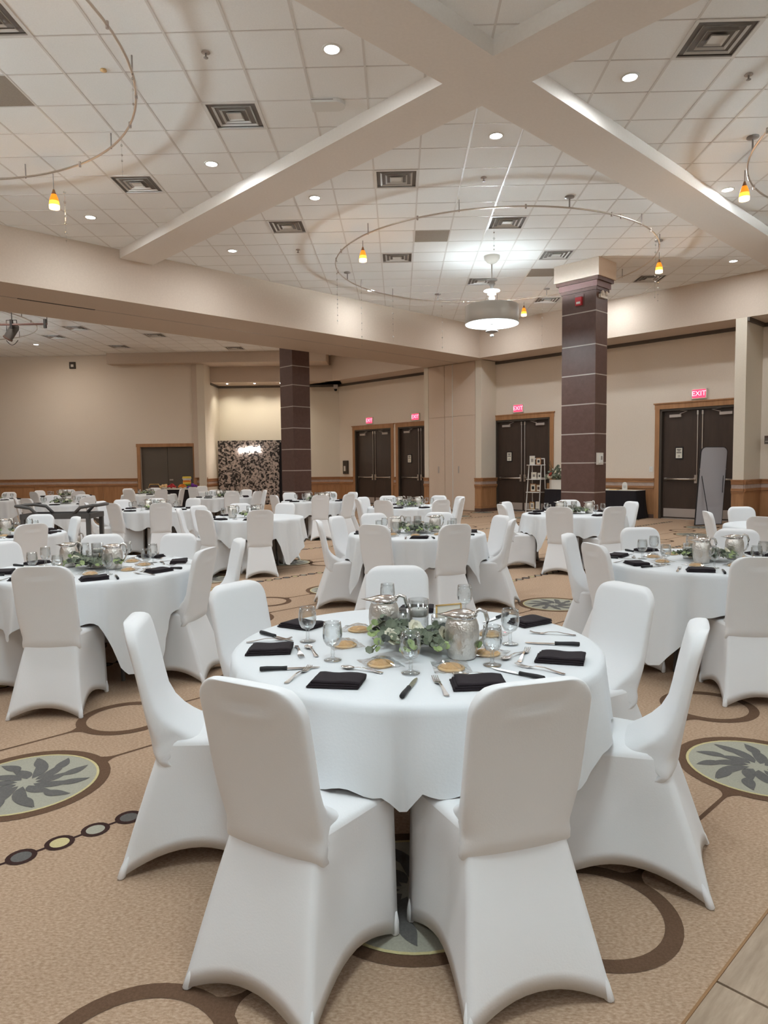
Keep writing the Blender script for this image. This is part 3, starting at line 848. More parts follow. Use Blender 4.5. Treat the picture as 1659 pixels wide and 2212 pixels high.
# stage lamps on a pipe in the far hall
t = thing('stage_lamp', 'dark stage spotlight hanging at the left edge', 'stage light', (-9.75, 17.5, 4.95))
Mr = Matrix.Rotation(math.radians(35), 3, 'Y')
MB().lathe([(0.10, -0.20), (0.11, -0.18), (0.11, 0.12), (0.07, 0.20), (0.001, 0.21)], 18, (0, 0, 0), Mr).build('can', 'cart', t, True)
MB().lathe([(0.12, -0.23), (0.12, -0.19)], 18, (0, 0, 0), Mr).build('gel_frame', 'base_dark', t, True)
MB().tube([(-0.14, 0, 0), (-0.14, 0, 0.28), (0.12, 0, 0.28), (0.14, 0, 0.02)], 0.012, 6).build('yoke', 'cart', t)
MB().tube([(0, 0.0, 0.28), (0, 0, 0.68)], 0.012, 6).build('hanger', 'cart', t)
mb = MB(); mb.tube([(-0.16+0.3*u, 0, -0.22-0.12*math.sin(PI*u)) for u in [i/10 for i in range(11)]], 0.008, 5); mb.build('cable', 'black', t)
t = thing('stage_pipe', 'pinkish pipe with black clamps under the far ceiling', 'pipe', (-9.6, 17.3, 5.08))
MB().tube([(-1.5, 0, 0), (0.85, 0, 0)], 0.025, 8).build('pipe', 'column_mould', t, True)
for x in (-0.05, 0.8):
    mb = MB(); mb.box(x-0.03, x+0.03, -0.03, 0.03, -0.1, 0.12); mb.build('clamp', 'black', t)
MB().tube([(-0.4, 0, 0), (-0.4, 0, 0.55)], 0.012, 6).build('hanger', 'cart', t)
for x in (0.85,): MB().tube([(x, 0, 0), (x, 0, 0.55)], 0.01, 6).build('hanger', 'cart', t)

# ================================================================== COLUMNS
BANDS = [4.60, 3.92, 3.31, 2.70, 2.08, 1.47, 0.85, 0.24]
def column(name, label, p0, p1, q0, q1, zt, bands, cap):
    cx, cy = pq((p0+p1)/2, (q0+q1)/2)
    t = thing('column', label, 'column', (cx, cy, 0), -PI/4)
    hx, hy = (q1-q0)/2/S2, (p1-p0)/2/S2       # local x runs right along -q, local y along +p
    M_ = lambda d: (-hx-d, hx+d, -hy-d, hy+d)
    zs = [0]+sorted(bands)+[zt]
    for a, b in zip(zs, zs[1:]):
        MB().box(*M_(0), a+(0.012 if a else 0), b-(0.012 if b != zt else 0)).build('column_panel', 'column', t)
    for z in bands: MB().box(*M_(-0.004), z-0.014, z+0.014).build('metal_band', 'alum', t)
    if cap:
        MB().box(*M_(0.025), 5.02, 5.08).build('capital_step', 'column', t)
        MB().box(*M_(0.05), 5.08, 5.20).build('capital_step', 'column_mould', t)
        MB().box(*M_(0.09), 5.20, 5.27).build('capital_step', 'column', t)
        MB().box(*M_(0.125), 5.27, ZC).build('column_cap', 'soffit', t)
    return t
column('c1', 'dark brown square column with silver bands and cream cap', 18.555, 19.225, 10.42, 11.54, 5.03, BANDS, True)
column('c2', 'distant brown banded column beside the photo collage', 16.45, 17.30, 22.36, 23.2, ZH+0.3, [4.28, 3.75, 3.15, 2.55, 1.95, 1.35, 0.75], False)
def onface(px_, q, z, name, label, cat, p):   # thing fixed on a face looking towards -p
    x, y = pq(p, q)
    t = tag(obj(name, None), label, cat)
    t.matrix_world = frame_matrix((x, y, z), PX, PN, (0, 0, 1))
    return t
t = onface(0, 10.95, 4.83, 'fire_alarm', 'red fire alarm strobe on the banded column', 'alarm', 18.555)
MB().box(-0.10, 0.10, 0, 0.012, -0.10, 0.14).build('backplate', 'column_mould', t)
MB().box(-0.075, 0.075, 0.01, 0.055, -0.085, 0.085).build('body', 'red', t)
MB().box(-0.045, 0.045, 0.055, 0.065, -0.055, -0.01).build('strobe', 'white_plastic', t)
x, y = pq(18.9, 10.42)
t = tag(obj('emergency_light', None, None, (x, y, 4.92), PI/4), 'twin white emergency lamp heads near the column top', 'emergency light')
MB().box(-0.14, 0.14, -0.05, 0, -0.05, 0.02).build('housing', 'white_plastic', t)
for s in (-1, 1):
    MB().lathe([(0.04, 0), (0.055, 0.05), (0.001, 0.055)], 12, (s*0.08, -0.03, 0.03), Matrix.Rotation(math.radians(75), 3, 'X')).build('lamp_head', 'white_plastic', t, True)
x, y = pq(18.82, 10.42)
t = tag(obj('thermostat', None, None, (x, y, 1.55), PI/4), 'white thermostat in a clear box on the column', 'thermostat')
MB().box(-0.12, 0.12, -0.03, 0, -0.12, 0.13).build('cover', 'white_paint', t)
MB().box(-0.06, 0.07, -0.05, -0.03, -0.08, 0.09).build('body', 'white_plastic', t)
MB().box(-0.02, 0.04, -0.054, -0.05, -0.02, 0.06).build('screen', 'grey_cap', t)

# ================================================================== WALL FITTINGS
for q, lb in ((17.68, 'red exit sign above the double door behind the ladder shelf'), (10.02, 'red exit sign above the rightmost double door by the mirror'), (27.2, 'red exit sign above the left of the paired doors'), (23.82, 'red exit sign above the right of the paired doors')):
    t = onface(0, q, 3.165, 'exit_sign', lb, 'exit sign', P_WALL)
    MB().box(-0.19, 0.19, 0, 0.05, -0.125, 0.125).build('housing', 'white_paint', t)
    fc = MB().box(-0.16, 0.16, 0.05, 0.056, -0.10, 0.10).build('face', 'exit_red', t)
    text_obj('letters', 'EXIT', 0.17, 'exit_letter', fc, frame_matrix((0, 0.058, 0), (-1, 0, 0), (0, 0, 1), (0, 1, 0)) if False else frame_matrix((0, 0.0575, 0), (1, 0, 0), (0, 0, 1), (0, -1, 0)))
for q, z, lb in ((11.75, 1.29, 'white switch plate left of the rightmost door'), (28.62, 1.33, 'white switch plate left of the paired doors')):
    t = onface(0, q, z, 'switch_plate', lb, 'switch', P_WALL)
    MB().box(-0.045, 0.045, 0, 0.012, -0.07, 0.07).build('plate', 'white_plastic', t)
    MB().box(-0.012, 0.012, 0.012, 0.022, -0.02, 0.02).build('toggle', 'white_paint', t)
t = onface(0, 29.2, 1.42, 'wall_phone_box', 'dark wall box with a phone, left of the paired doors', 'phone box', P_WALL)
MB().box(-0.14, 0.14, 0, 0.06, -0.26, 0.26).build('box', 'jamb', t)
MB().box(-0.04, 0.04, 0.06, 0.10, -0.15, 0.05).build('handset', 'white_paint', t)
t = tag(obj('security_camera', None, None, (-2.45, 27.2, 4.50)), 'small white security camera under the far corner molding', 'camera')
MB().box(-0.08, 0.08, -0.1, 0.1, -0.02, 0.14).build('mount', 'white_plastic', t)
MB().ball((0, -0.02, -0.05), 0.06, 10).build('lens', 'black', t, True)
t = tag(obj('wall_speaker', None, None, (-12.0, 25.5, 5.28)), 'small dark square box high on the far left wall', 'speaker')
MB().box(-0.11, 0.11, -0.06, 0, -0.12, 0.12).build('box', 'jamb', t)
MB().box(-0.05, 0.05, -0.065, -0.06, -0.06, 0.03).build('grille', 'white_paint', t)
# dark shelf in the side alcove
x, y = pq(P_WALL, 6.4)
t = tag(obj('wall_shelf', None, None), 'dark wood wall shelf at the right edge', 'shelf')
t.matrix_world = frame_matrix((x, y, 1.95), PX, PN, (0, 0, 1))
MB().box(-0.95, 0.95, 0, 0.32, 0.05, 0.10).build('top_board', 'column', t)
MB().box(-0.95, 0.95, 0.28, 0.32, -0.09, 0.05).build('front_board', 'molding', t)
MB().box(-0.93, 0.95, 0.322, 0.328, -0.04, -0.02).build('metal_strip', 'alum', t)
# ================================================================== CHAIRS
def chair_meshes():
    # backrest: a padded slab lofted upwards, reclined, rounded at the top corners, swept forward at the bottom into the seat
    S = 0.568; z0 = 0.345; W = 0.176; rc = 0.085
    rows = [0, 0.008, 0.02, 0.035, 0.055, 0.08, 0.10, 0.117, 0.13, 0.15, 0.175, 0.21, 0.26, 0.32, 0.38, 0.42, 0.44, 0.458, 0.47]+[S-rc+rc*math.sin(PI/2*i/8) for i in range(0, 9)]
    rows = sorted(set(round(r, 4) for r in rows))
    n = 48
    vs = []; fs = []
    def yb(s): return -0.177-0.10*s-0.13*s*s+(0.055*(1-s/0.10)**2 if s < 0.10 else 0)          # rear face line
    for s in rows:
        hw = 0.166+(W-0.166)*min(1, s/0.3)
        if s < 0.06: hw -= 0.05*(1-math.sqrt(max(0.0, 1-(1-s/0.06)**2)))
        if s > S-rc:
            d = s-(S-rc); hw = hw-rc+math.sqrt(max(0, rc*rc-d*d))
        th = 0.052
        z = z0+s*0.965
        if z < 0.66:
            zz = max(z, 0.458); ex = 0.15*max(0.0, (0.64-zz)/0.182)**2.8
            k_ = max(0.0, min(1.0, (z-0.40)/0.05)); th += ex*k_*k_*(3-2*k_)
        th *= (1-((s-(S-0.02))/0.02)**2*0.55) if s > S-0.02 else 1
        for k in range(n):
            a = 2*PI*k/n
            ca, sa = math.cos(a), math.sin(a)
            e = 0.42
            x = hw*math.copysign(abs(ca)**e, ca)
            yy = math.copysign(abs(sa)**(0.55 if sa > 0 else 0.4), sa)
            y = yb(s)+th/2+yy*th/2
            if z < 0.60:
                fwd = max(0.0, min(1.0, (y-yb(s)-0.035)/0.05))
                x *= 1-0.13*min(1.0, (0.60-z)/0.13)*fwd
            if sa < 0:
                y += 0.010*math.exp(-(x/0.055)**2)*math.exp(-((s-0.505-4.5*x*x)/0.013)**2)-0.004*math.exp(-(x/0.06)**2)*math.exp(-((s-0.473-4.5*x*x)/0.016)**2)
            vs.append((x, y-0.006*(1-(x/W)**2)*(1 if sa < 0 else -1), z))
    R = len(rows)
    for j in range(R-1):
        for k in range(n):
            k2 = (k+1) % n
            fs.append((j*n+k, j*n+k2, (j+1)*n+k2, (j+1)*n+k))
    fs.append(tuple(range(n))[::-1]); fs.append(tuple((R-1)*n+k for k in range(n)))
    back = MB().add(vs, fs).mesh('backrest', 'chair_cloth', True)
    # skirt and seat
    top = [(-0.148, -0.154), (0.148, -0.154), (0.20, 0.20), (-0.20, 0.20)]     # rear left, rear right, front right, front left
    bot = [(-0.215, -0.305), (0.215, -0.305), (0.205, 0.185), (-0.205, 0.185)]
    per = 14
    def ringp(c, rad, lvl):
        pts = []
        for i in range(4):
            a, b = Vector(c[i]), Vector(c[(i+1) % 4])
            for k in range(per):
                t = k/per
                # cluster near the corners
                t = t-0.11*math.sin(2*PI*t)/(2*PI)*2
                pts.append((a.lerp(b, t), t, i))
        return pts
    rt_ = ringp(top, 0, 0); rb_ = ringp(bot, 0, 1)
    K = 9; vs = []; fs = []
    ctr = Vector((0, -0.02))
    for k in range(K+1):
        u = k/K
        for (pt, t, i), (pb, _, _) in zip(rt_, rb_):
            arch = 1-abs(2*t-1)**2.3
            A = (0.06, 0.075, 0.05, 0.075)[i]
            zt = 0.447
            zb = A*arch
            # rounded seat corners at the top
            dist = min(t, 1-t)
            pt2 = pt
            if dist < 0.14:
                pt2 = pt.lerp(ctr, 0.045*(1-dist/0.14)**2)
            p = pt2.lerp(pb, u**(1.0 if i != 0 else 0.92))
            z = zt+(zb-zt)*u
            nrm = (p-ctr).normalized()
            sag = 0.030*arch*math.sin(PI*u)+0.028*arch*u**3
            if i == 0: sag = 0.010*arch*math.sin(PI*u)+0.03*arch*u**3
            p = p-nrm*sag
            vs.append((p.x, p.y, z))
    N = 4*per
    for k in range(K):
        for j in range(N):
            j2 = (j+1) % N
            fs.append((k*N+j, (k+1)*N+j, (k+1)*N+j2, k*N+j2))
    # hem lip
    b0 = len(vs)
    for j in range(N):
        x, y, z = vs[K*N+j]
        nr = (Vector((x, y))-ctr).normalized()
        vs.append((x-nr.x*0.012, y-nr.y*0.012, z+0.010))
    for j in range(N):
        j2 = (j+1) % N
        fs.append((K*N+j, b0+j, b0+j2, K*N+j2))
    skirt = MB().add(vs, fs).mesh('skirt', 'chair_cloth', True)
    vs = []; fs = []
    lv = [(1.0, 0.447), (0.985, 0.456), (0.94, 0.464), (0.82, 0.469), (0.5, 0.471), (0.02, 0.471)]
    for sc_, z in lv:
        for (pt, t, i) in rt_:
            dist = min(t, 1-t)
            if dist < 0.14: pt = pt.lerp(ctr, 0.045*(1-dist/0.14)**2)
            p = ctr+(pt-ctr)*sc_
            vs.append((p.x, p.y, z))
    for k in range(len(lv)-1):
        for j in range(N):
            j2 = (j+1) % N
            fs.append((k*N+j, k*N+j2, (k+1)*N+j2, (k+1)*N+j))
    fs.append(tuple((len(lv)-1)*N+j for j in range(N)))
    seat = MB().add(vs, fs).mesh('seat', 'chair_cloth', True)
    pk = []
    for (bx, by), (tx, ty) in zip(bot, top):
        mb = MB()
        d = (Vector((tx, ty))-Vector((bx, by)))/0.447*0.075
        mb.lathe([(0.008, 0.0), (0.0145, 0.006), (0.0135, 0.04), (0.007, 0.075)], 8, (0, 0, 0))
        mb.v = [(bx*0.965+x+d.x*z/0.075, by*0.965+y+d.y*z/0.075, z) for x, y, z in mb.v]
        pk.append(mb.mesh('foot_pocket', 'chair_cloth', True))
    return back, skirt, seat, pk
CB, CS, CSE, CP = chair_meshes()
def make_chair(x, y, hd, label, group, s=1.0):
    # x, y: the top of the backrest; hd: heading in radians (direction the sitter looks)
    ox, oy = x+0.265*math.cos(hd), y+0.265*math.sin(hd)
    t = thing('covered_chair', label, 'chair', (ox, oy, 0), hd-PI/2, group)
    obj('backrest', CB, t); obj('seat', CSE, t)
    sk = obj('skirt', CS, t)
    for m in CP: obj('foot_pocket', m, sk)
    return t
TAB = {'T1': (.06, 2.72, 'nearest round table'), 'T2': (-2.2, 4.9, 'left foreground table'), 'T3': (2.2, 5.05, 'right foreground table'),
       'T4': (.18, 7.3, 'centre table behind the nearest'), 'T5': (2.5, 9.95, 'table before the banded column'), 'T6': (.16, 12.05, 'table before the paired doors'),
       'T7': (-2.1, 9.8, 'table with the bare right half'), 'T8': (-1.75, 14.4, 'table before the distant column'), 'T9': (-4.25, 11.9, 'table right of the grey cart'),
       'T10': (-4.5, 7.55, 'left edge table beside the cart'), 'T11': (-9.8, 16.4, 'far table cut by the left edge'), 'T12': (-7.0, 14.2, 'far table directly behind the cart'),
       'T13': (-8.9, 18.2, 'farthest table near the left wainscot'), 'T14': (-6.95, 19.0, 'far table before the grey door'), 'T15': (-4.25, 16.6, 'far table before the photo collage'),
       'T16': (4.4, 7.75, 'right edge table below the mirror'), 'T17': (-5.6, 20.8, 'farthest table before the collage wall')}
CH = [('T1',-0.02,3.83),('T1',1.06,3.19),('T1',1.05,2.38),('T1',-0.81,3.30),('T1',-1.01,2.54),('T1',-0.41,1.75),('T1',0.35,1.75),
 ('T2',-2.08,3.91),('T2',-1.33,4.74),('T2',-1.24,5.36),('T2',-1.88,5.85),('T2',-2.55,5.84),('T2',-3.13,5.27),('T2',-2.92,4.25),
 ('T3',1.33,5.53),('T3',1.34,4.83),('T3',2.08,6.04),('T3',2.83,5.82),('T3',2.13,4.06),
 ('T4',-0.86,7.15),('T4',-0.73,7.72),('T4',-0.32,8.17),('T4',0.48,8.25),('T4',-0.26,6.55),('T4',0.54,6.51),('T4',1.14,7.62),('T4',1.17,7.05),
 ('T5',1.60,10.45),('T5',1.42,9.75),('T5',2.08,9.04),('T5',2.82,9.02),('T5',3.42,10.17),('T5',2.64,10.82),
 ('T6',-0.68,12.55),('T6',-0.73,11.75),('T6',-0.28,11.24),('T6',-0.22,12.98),('T6',0.75,12.85),('T6',1.11,12.40),('T6',1.08,11.78),('T6',0.70,11.25),
 ('T7',-2.64,9.13),('T7',-1.82,8.98),('T7',-2.50,10.72),('T7',-1.77,10.73),('T7',-3.10,9.55),('T7',-3.02,10.22),
 ('T8',-2.54,13.79),('T8',-2.43,15.12),('T8',-1.55,13.53),('T8',-1.00,13.92),('T8',-1.55,15.38),('T8',-1.00,15.02),
 ('T9',-4.70,11.16),('T9',-3.88,11.12),('T9',-5.24,11.95),('T9',-5.25,11.40),('T9',-4.57,12.84),('T9',-5.08,12.48),('T9',-3.83,12.80),
 ('T10',-4.50,8.55),('T10',-3.80,7.04),('T10',-3.81,8.06),('T11',-9.94,17.37),
 ('T12',-7.78,13.75),('T12',-7.35,13.38),('T12',-7.62,14.97),('T12',-6.26,13.74),('T12',-7.03,15.19),
 ('T13',-9.75,18.45),('T13',-9.34,17.38),('T13',-9.25,19.1),('T13',-8.22,17.5),
 ('T14',-7.18,18.12),('T14',-7.77,19.56),('T14',-6.35,18.3),('T14',-7.13,19.97),('T14',-5.98,18.95),
 ('T15',-4.70,17.49),('T15',-3.89,17.53),('T15',-3.85,15.80),('T15',-3.33,16.22),('T15',-3.30,16.98),
 ('T16',4.27,8.73),('T16',3.50,7.95),('T16',3.70,7.08),('T17',-6.01,19.90),('T17',-6.18,21.46)]
DIRS = ['right end', 'right rear', 'far right', 'far side', 'far left', 'left rear', 'left end', 'left front', 'near left', 'near side', 'near right', 'right front']
def sector(a, used):
    d = math.degrees(a) % 360
    order = sorted(range(12), key=lambda i: abs((d-[0, 30, 60, 90, 120, 150, 180, 210, 240, 270, 300, 330][i]+180) % 360-180))
    for i in order:
        if i not in used:
            used.add(i); return DIRS[i]
    return 'side'
used = {k: set() for k in TAB}
ANG = {k: [] for k in TAB}
for tk, x, y in CH:
    cx, cy, ph = TAB[tk]
    a = math.atan2(y-cy, x-cx)
    ANG[tk].append(a)
    hd = a+PI+random.uniform(-0.05, 0.05)
    make_chair(x, y, hd, 'white covered chair, %s of the %s' % (sector(a, used[tk]), ph), 'white covered banquet chairs')

# ================================================================== TABLES AND CLOTHS
ZT = 0.74
RT = 0.715
def make_table(tk):
    cx, cy, ph = TAB[tk]
    t = thing('round_table', 'round folding table beneath the cloth of the %s' % ph, 'table', (cx, cy, 0), 0, 'round banquet tables')
    MB().lathe([(RT-0.01, ZT-0.03), (RT, ZT-0.025), (RT, ZT-0.009), (RT-0.01, ZT-0.006), (0.001, ZT-0.006)], 48).build('tabletop', 'wicker', t, True)
    for k in range(4):
        a = PI/4+k*PI/2
        MB().tube([(0.42*math.cos(a), 0.42*math.sin(a), 0.0), (0.36*math.cos(a), 0.36*math.sin(a), ZT-0.03)], 0.014, 6).build('leg', 'cart', t)
    # the cloth: a square sheet laid over the round top, resting on the seats pushed under it
    s = 1.02; n = 192
    rot = 0.44 if tk == 'T1' else random.uniform(-0.12, 0.12)
    ph1, ph2 = random.uniform(0, 6), random.uniform(0, 6)
    kf = random.choice((13, 15, 17))
    vs = []; fs = []
    top = [0.02, 0.35, 0.6, RT-0.012, RT]
    hang = [0.03, 0.10, 0.22, 0.36, 0.5, 0.64, 0.78, 0.9, 1.0]
    rows = len(top)+len(hang)
    for r in top:
        for k in range(n):
            a = 2*PI*k/n
            z = ZT if r < RT else ZT-0.004
            vs.append((r*math.cos(a), r*math.sin(a), z))
    for h in hang:
        for k in range(n):
            a = 2*PI*k/n
            c = max(abs(math.cos(a-rot)), abs(math.sin(a-rot)))
            rs = s/c
            rs = min(rs, 1.30+0.12*(rs-1.2)) if rs > 1.30 else rs
            drop = rs-RT
            dmin = 9
            for b in ANG[tk]:
                dmin = min(dmin, abs((a-b+PI) % (2*PI)-PI))
            lim = ZT-0.487
            if dmin < 0.30: drop = min(drop, lim+0.012*math.sin(a*23+ph1))
            elif dmin < 0.46: drop = min(drop, lim+(drop-lim)*((dmin-0.30)/0.16)) if drop > lim else drop
            fold = math.sin(kf*a+ph1+0.6*math.sin(3*a))*0.45+math.sin((kf-6)*a+ph2)*0.35+math.sin((kf*2+1)*a+ph2)*0.22
            amp = 0.060*h**0.7*(0.7 if dmin < 0.34 else 1.0)
            r = RT+0.010+0.02*h+amp*fold+0.03*h*(1 if drop > 0.45 else 0.3)
            if dmin < 0.34: r = RT+0.008+0.03*h+amp*fold*0.5
            z = ZT-0.006-drop*h
            vs.append((r*math.cos(a), r*math.sin(a), z))
    for j in range(rows-1):
        for k in range(n):
            k2 = (k+1) % n
            fs.append((j*n+k, j*n+k2, (j+1)*n+k2, (j+1)*n+k))
    fs.append(tuple(range(n))[::-1])
    me = MB().add(vs, fs).mesh('tablecloth', 'table_cloth', True)
    o = obj('tablecloth', me, None, (cx, cy, 0))
    tag(o, 'white square tablecloth draped over the %s' % ph, 'tablecloth', 'white tablecloths')
for tk in TAB: make_table(tk)

# ================================================================== TABLEWARE
ZS = ZT+0.0015
def goblet_mesh():
    o = [(0.001, 0.0), (0.032, 0.0), (0.033, 0.003), (0.012, 0.008), (0.006, 0.016), (0.0075, 0.028), (0.006, 0.042), (0.008, 0.05),
         (0.024, 0.058), (0.033, 0.074), (0.0365, 0.094), (0.035, 0.118), (0.0315, 0.142)]
    i = [(0.0300, 0.142), (0.0335, 0.117), (0.035, 0.094), (0.031, 0.075), (0.022, 0.061), (0.001, 0.056)]
    return MB().lathe(o+i, 22, cap=False).mesh('goblet', 'glass', True)
GOB = goblet_mesh()
def napkin_mesh(seed):
    rnd = random.Random(seed)
    mb = MB()
    nx, ny = 10, 7
    W_, D_ = 0.17, 0.115
    for layer in range(3):
        z0 = 0.001+layer*0.007; off = (layer-1)*0.004
        vs = []; fs = []
        for zz in (0, 1):
            for j in range(ny+1):
                for i in range(nx+1):
                    u, v = i/nx-0.5, j/ny-0.5
                    x = u*(W_-0.006*layer)+off+rnd.uniform(-.0008, .0008)+0.008*v*rnd.choice((1, 0.8))
                    y = v*(D_-0.004*layer)+rnd.uniform(-.0008, .0008)
                    e = 1-max(0, abs(u)*2-0.86)/0.14*0.3
                    vs.append((x, y, z0+zz*0.0068*e+(0.0016*math.sin(9*u+layer*2+seed) if layer == 2 and zz else 0)))
        m1 = (nx+1)*(ny+1)
        for j in range(ny):
            for i in range(nx):
                a = j*(nx+1)+i
                fs.append((a, a+nx+1, a+nx+2, a+1)); fs.append((m1+a, m1+a+1, m1+a+nx+2, m1+a+nx+1))
        bd = [i for i in range(nx+1)]+[(j+1)*(nx+1)-1 for j in range(1, ny+1)]+[ny*(nx+1)+i for i in range(nx-1, -1, -1)]+[j*(nx+1) for j in range(ny-1, 0, -1)]
        for a, b in zip(bd, bd[1:]+bd[:1]): fs.append((a, b, m1+b, m1+a))
        mb.add(vs, fs)
    return mb.mesh('napkin', 'napkin', True)
NAP = [napkin_mesh(s) for s in range(4)]
def ribbon(pts, th=0.0016):
    # flat metal strip: pts = (x along, half width, z)
    vs = []; fs = []
    for x, hw, z in pts:
        vs += [(x, -hw, z), (x, hw, z), (x, hw, z+th), (x, -hw, z+th)]
    for i in range(len(pts)-1):
        for k in range(4):
            fs.append((i*4+k, i*4+(k+1) % 4, i*4+4+(k+1) % 4, i*4+4+k))
    fs.append((0, 1, 2, 3)); n = (len(pts)-1)*4; fs.append((n+3, n+2, n+1, n))
    return vs, fs
def fork_meshes():
    h = MB().add(*ribbon([(-0.095, 0.006, 0.001), (-0.085, 0.0085, 0.001), (-0.06, 0.006, 0.004), (-0.02, 0.0035, 0.010), (0.015, 0.0035, 0.009), (0.03, 0.008, 0.004), (0.038, 0.011, 0.002), (0.05, 0.011, 0.001)]))
    for y in (-0.0092, -0.0031, 0.0031, 0.0092):
        v, f = ribbon([(0.049, 0.0019, 0.001), (0.075, 0.0016, 0.003), (0.092, 0.001, 0.009)])
        h.add([(a, b+y, c) for a, b, c in v], f)
    return h.mesh('fork', 'steel')
def spoon_mesh():
    h = MB().add(*ribbon([(-0.085, 0.006, 0.001), (-0.075, 0.0085, 0.001), (-0.05, 0.006, 0.004), (-0.01, 0.0033, 0.010), (0.02, 0.0035, 0.008), (0.028, 0.005, 0.005)]))
    vs = []; fs = []; n = 14
    for r, z in ((1.0, 0.0075), (0.8, 0.004), (0.5, 0.0015), (0.01, 0.0008)):
        for k in range(n):
            a = 2*PI*k/n
            vs.append((0.052+0.026*r*math.cos(a), 0.016*r*math.sin(a), z))
    for j in range(3):
        for k in range(n): fs.append((j*n+k, j*n+(k+1) % n, (j+1)*n+(k+1) % n, (j+1)*n+k))
    h.add(vs, fs)
    return h.mesh('spoon', 'steel', True)
FORK, SPOON = fork_meshes(), spoon_mesh()
KBL = MB().add(*ribbon([(-0.005, 0.006, 0.004), (0.02, 0.008, 0.003), (0.07, 0.0085, 0.002), (0.10, 0.006, 0.002), (0.115, 0.001, 0.002)])).mesh('blade', 'steel')
KHD = MB().tube([(-0.095, 0, 0.008), (-0.092, 0, 0.008), (-0.07, 0, 0.0085), (-0.02, 0, 0.007), (0.0, 0, 0.006)], [0.006, 0.0085, 0.0085, 0.007, 0.008], 8).mesh('handle', 'black', True)
CKT = MB().lathe([(0.001, 0.017), (0.02, 0.0165), (0.036, 0.013), (0.041, 0.007), (0.038, 0.002), (0.001, 0.001)], 22).mesh('cookie_body', 'cookie', True)
CKB = MB().lathe([(0.001, 0.009), (0.045, 0.008), (0.049, 0.004), (0.045, 0.0), (0.001, 0.0)], 22).mesh('cookie_lower', 'cookie_base', True)
def film_mesh():
    rnd = random.Random(3); vs = []; fs = []; n = 9
    for j in range(n+1):
        for i in range(n+1):
            u, v = i/n-0.5, j/n-0.5
            d = math.hypot(u, v)
            z = 0.003+0.022*math.exp(-(d/0.33)**4)+rnd.uniform(0, 0.006)
            vs.append((u*0.15, v*0.13, z))
    for j in range(n):
        for i in range(n):
            a = j*(n+1)+i; fs.append((a, a+1, a+n+2, a+n+1))
    return MB().add(vs, fs).mesh('wrapper', 'film', False)
FILM = film_mesh()
def pitcher_meshes():
    prof = [(0.001, 0.0), (0.048, 0.0), (0.052, 0.006), (0.06, 0.05), (0.064, 0.085), (0.062, 0.12), (0.055, 0.142), (0.052, 0.147), (0.054, 0.155), (0.052, 0.158), (0.049, 0.15), (0.05, 0.10), (0.001, 0.02)]
    b = MB().lathe(prof, 30, cap=False).mesh('body', 'pitcher', True)
    vs = []; fs = []; n = 24                       # rim flaring to a spout at -x, with half lid
    for lv, (r, z) in enumerate([(0.053, 0.15), (0.057, 0.160), (0.050, 0.170), (0.03, 0.176), (0.004, 0.178)]):
        for k in range(n):
            a = 2*PI*k/n; x, y = r*math.cos(a), r*math.sin(a); zz = z
            w = max(0, -math.cos(a))**10
            if lv in (1,): x -= 0.040*w; zz += 0.004*w; y *= (1-0.5*w)
            if lv == 2: x -= 0.020*w; zz -= 0.006*w
            vs.append((x, y, zz))
    for j in range(4):
        for k in range(n): fs.append((j*n+k, j*n+(k+1) % n, (j+1)*n+(k+1) % n, (j+1)*n+k))
    rim = MB().add(vs, fs).mesh('spout_rim', 'steel', True)
    hd = MB().tube([(0.045, 0, 0.165), (0.065, 0, 0.178), (0.085, 0, 0.17), (0.094, 0, 0.14), (0.090, 0, 0.10), (0.078, 0, 0.07), (0.062, 0, 0.055)], [0.007, 0.008, 0.008, 0.008, 0.007, 0.006, 0.006], 8).mesh('handle', 'steel', True)
    return b, rim, hd
PB_, PR_, PH_ = pitcher_meshes()
def vase_meshes(hh, r, zc):
    g_ = MB().lathe([(0.001, 0.0), (r, 0.0), (r, hh), (r-0.002, hh), (r-0.002, 0.006), (0.001, 0.006)], 26, cap=False).mesh('glass', 'vase_glass', True)
    cd = MB().lathe([(0.001, zc), (r-0.006, zc+0.002), (r-0.004, zc+0.012), (r-0.004, zc+0.028), (r-0.009, zc+0.031), (0.001, zc+0.029)], 24, cap=False).mesh('floating_candle', 'candle', True)
    wt = MB().tube([(0, 0, zc+0.029), (0.001, 0, zc+0.037)], 0.0012, 4).mesh('wick', 'ink')
    return g_, cd, wt
VS = [vase_meshes(0.175, 0.041, 0.105), vase_meshes(0.115, 0.040, 0.055), vase_meshes(0.10, 0.040, 0.05)]
def disc_leaf(mb, c, nrm, r, n=7):
    nrm = nrm.normalized()
    u = nrm.cross(Vector((0.3, 0.2, 1)))
    if u.length < 1e-3: u = Vector((1, 0, 0))
    u.normalize(); v = nrm.cross(u)
    pts = [c+(u*math.cos(2*PI*k/n)+v*math.sin(2*PI*k/n)*0.85)*r+nrm*(0.12*r*math.cos(4*PI*k/n)) for k in range(n)]
    mb.add(pts+[c-nrm*0.15*r], [(k, (k+1) % n, n) for k in range(n)])
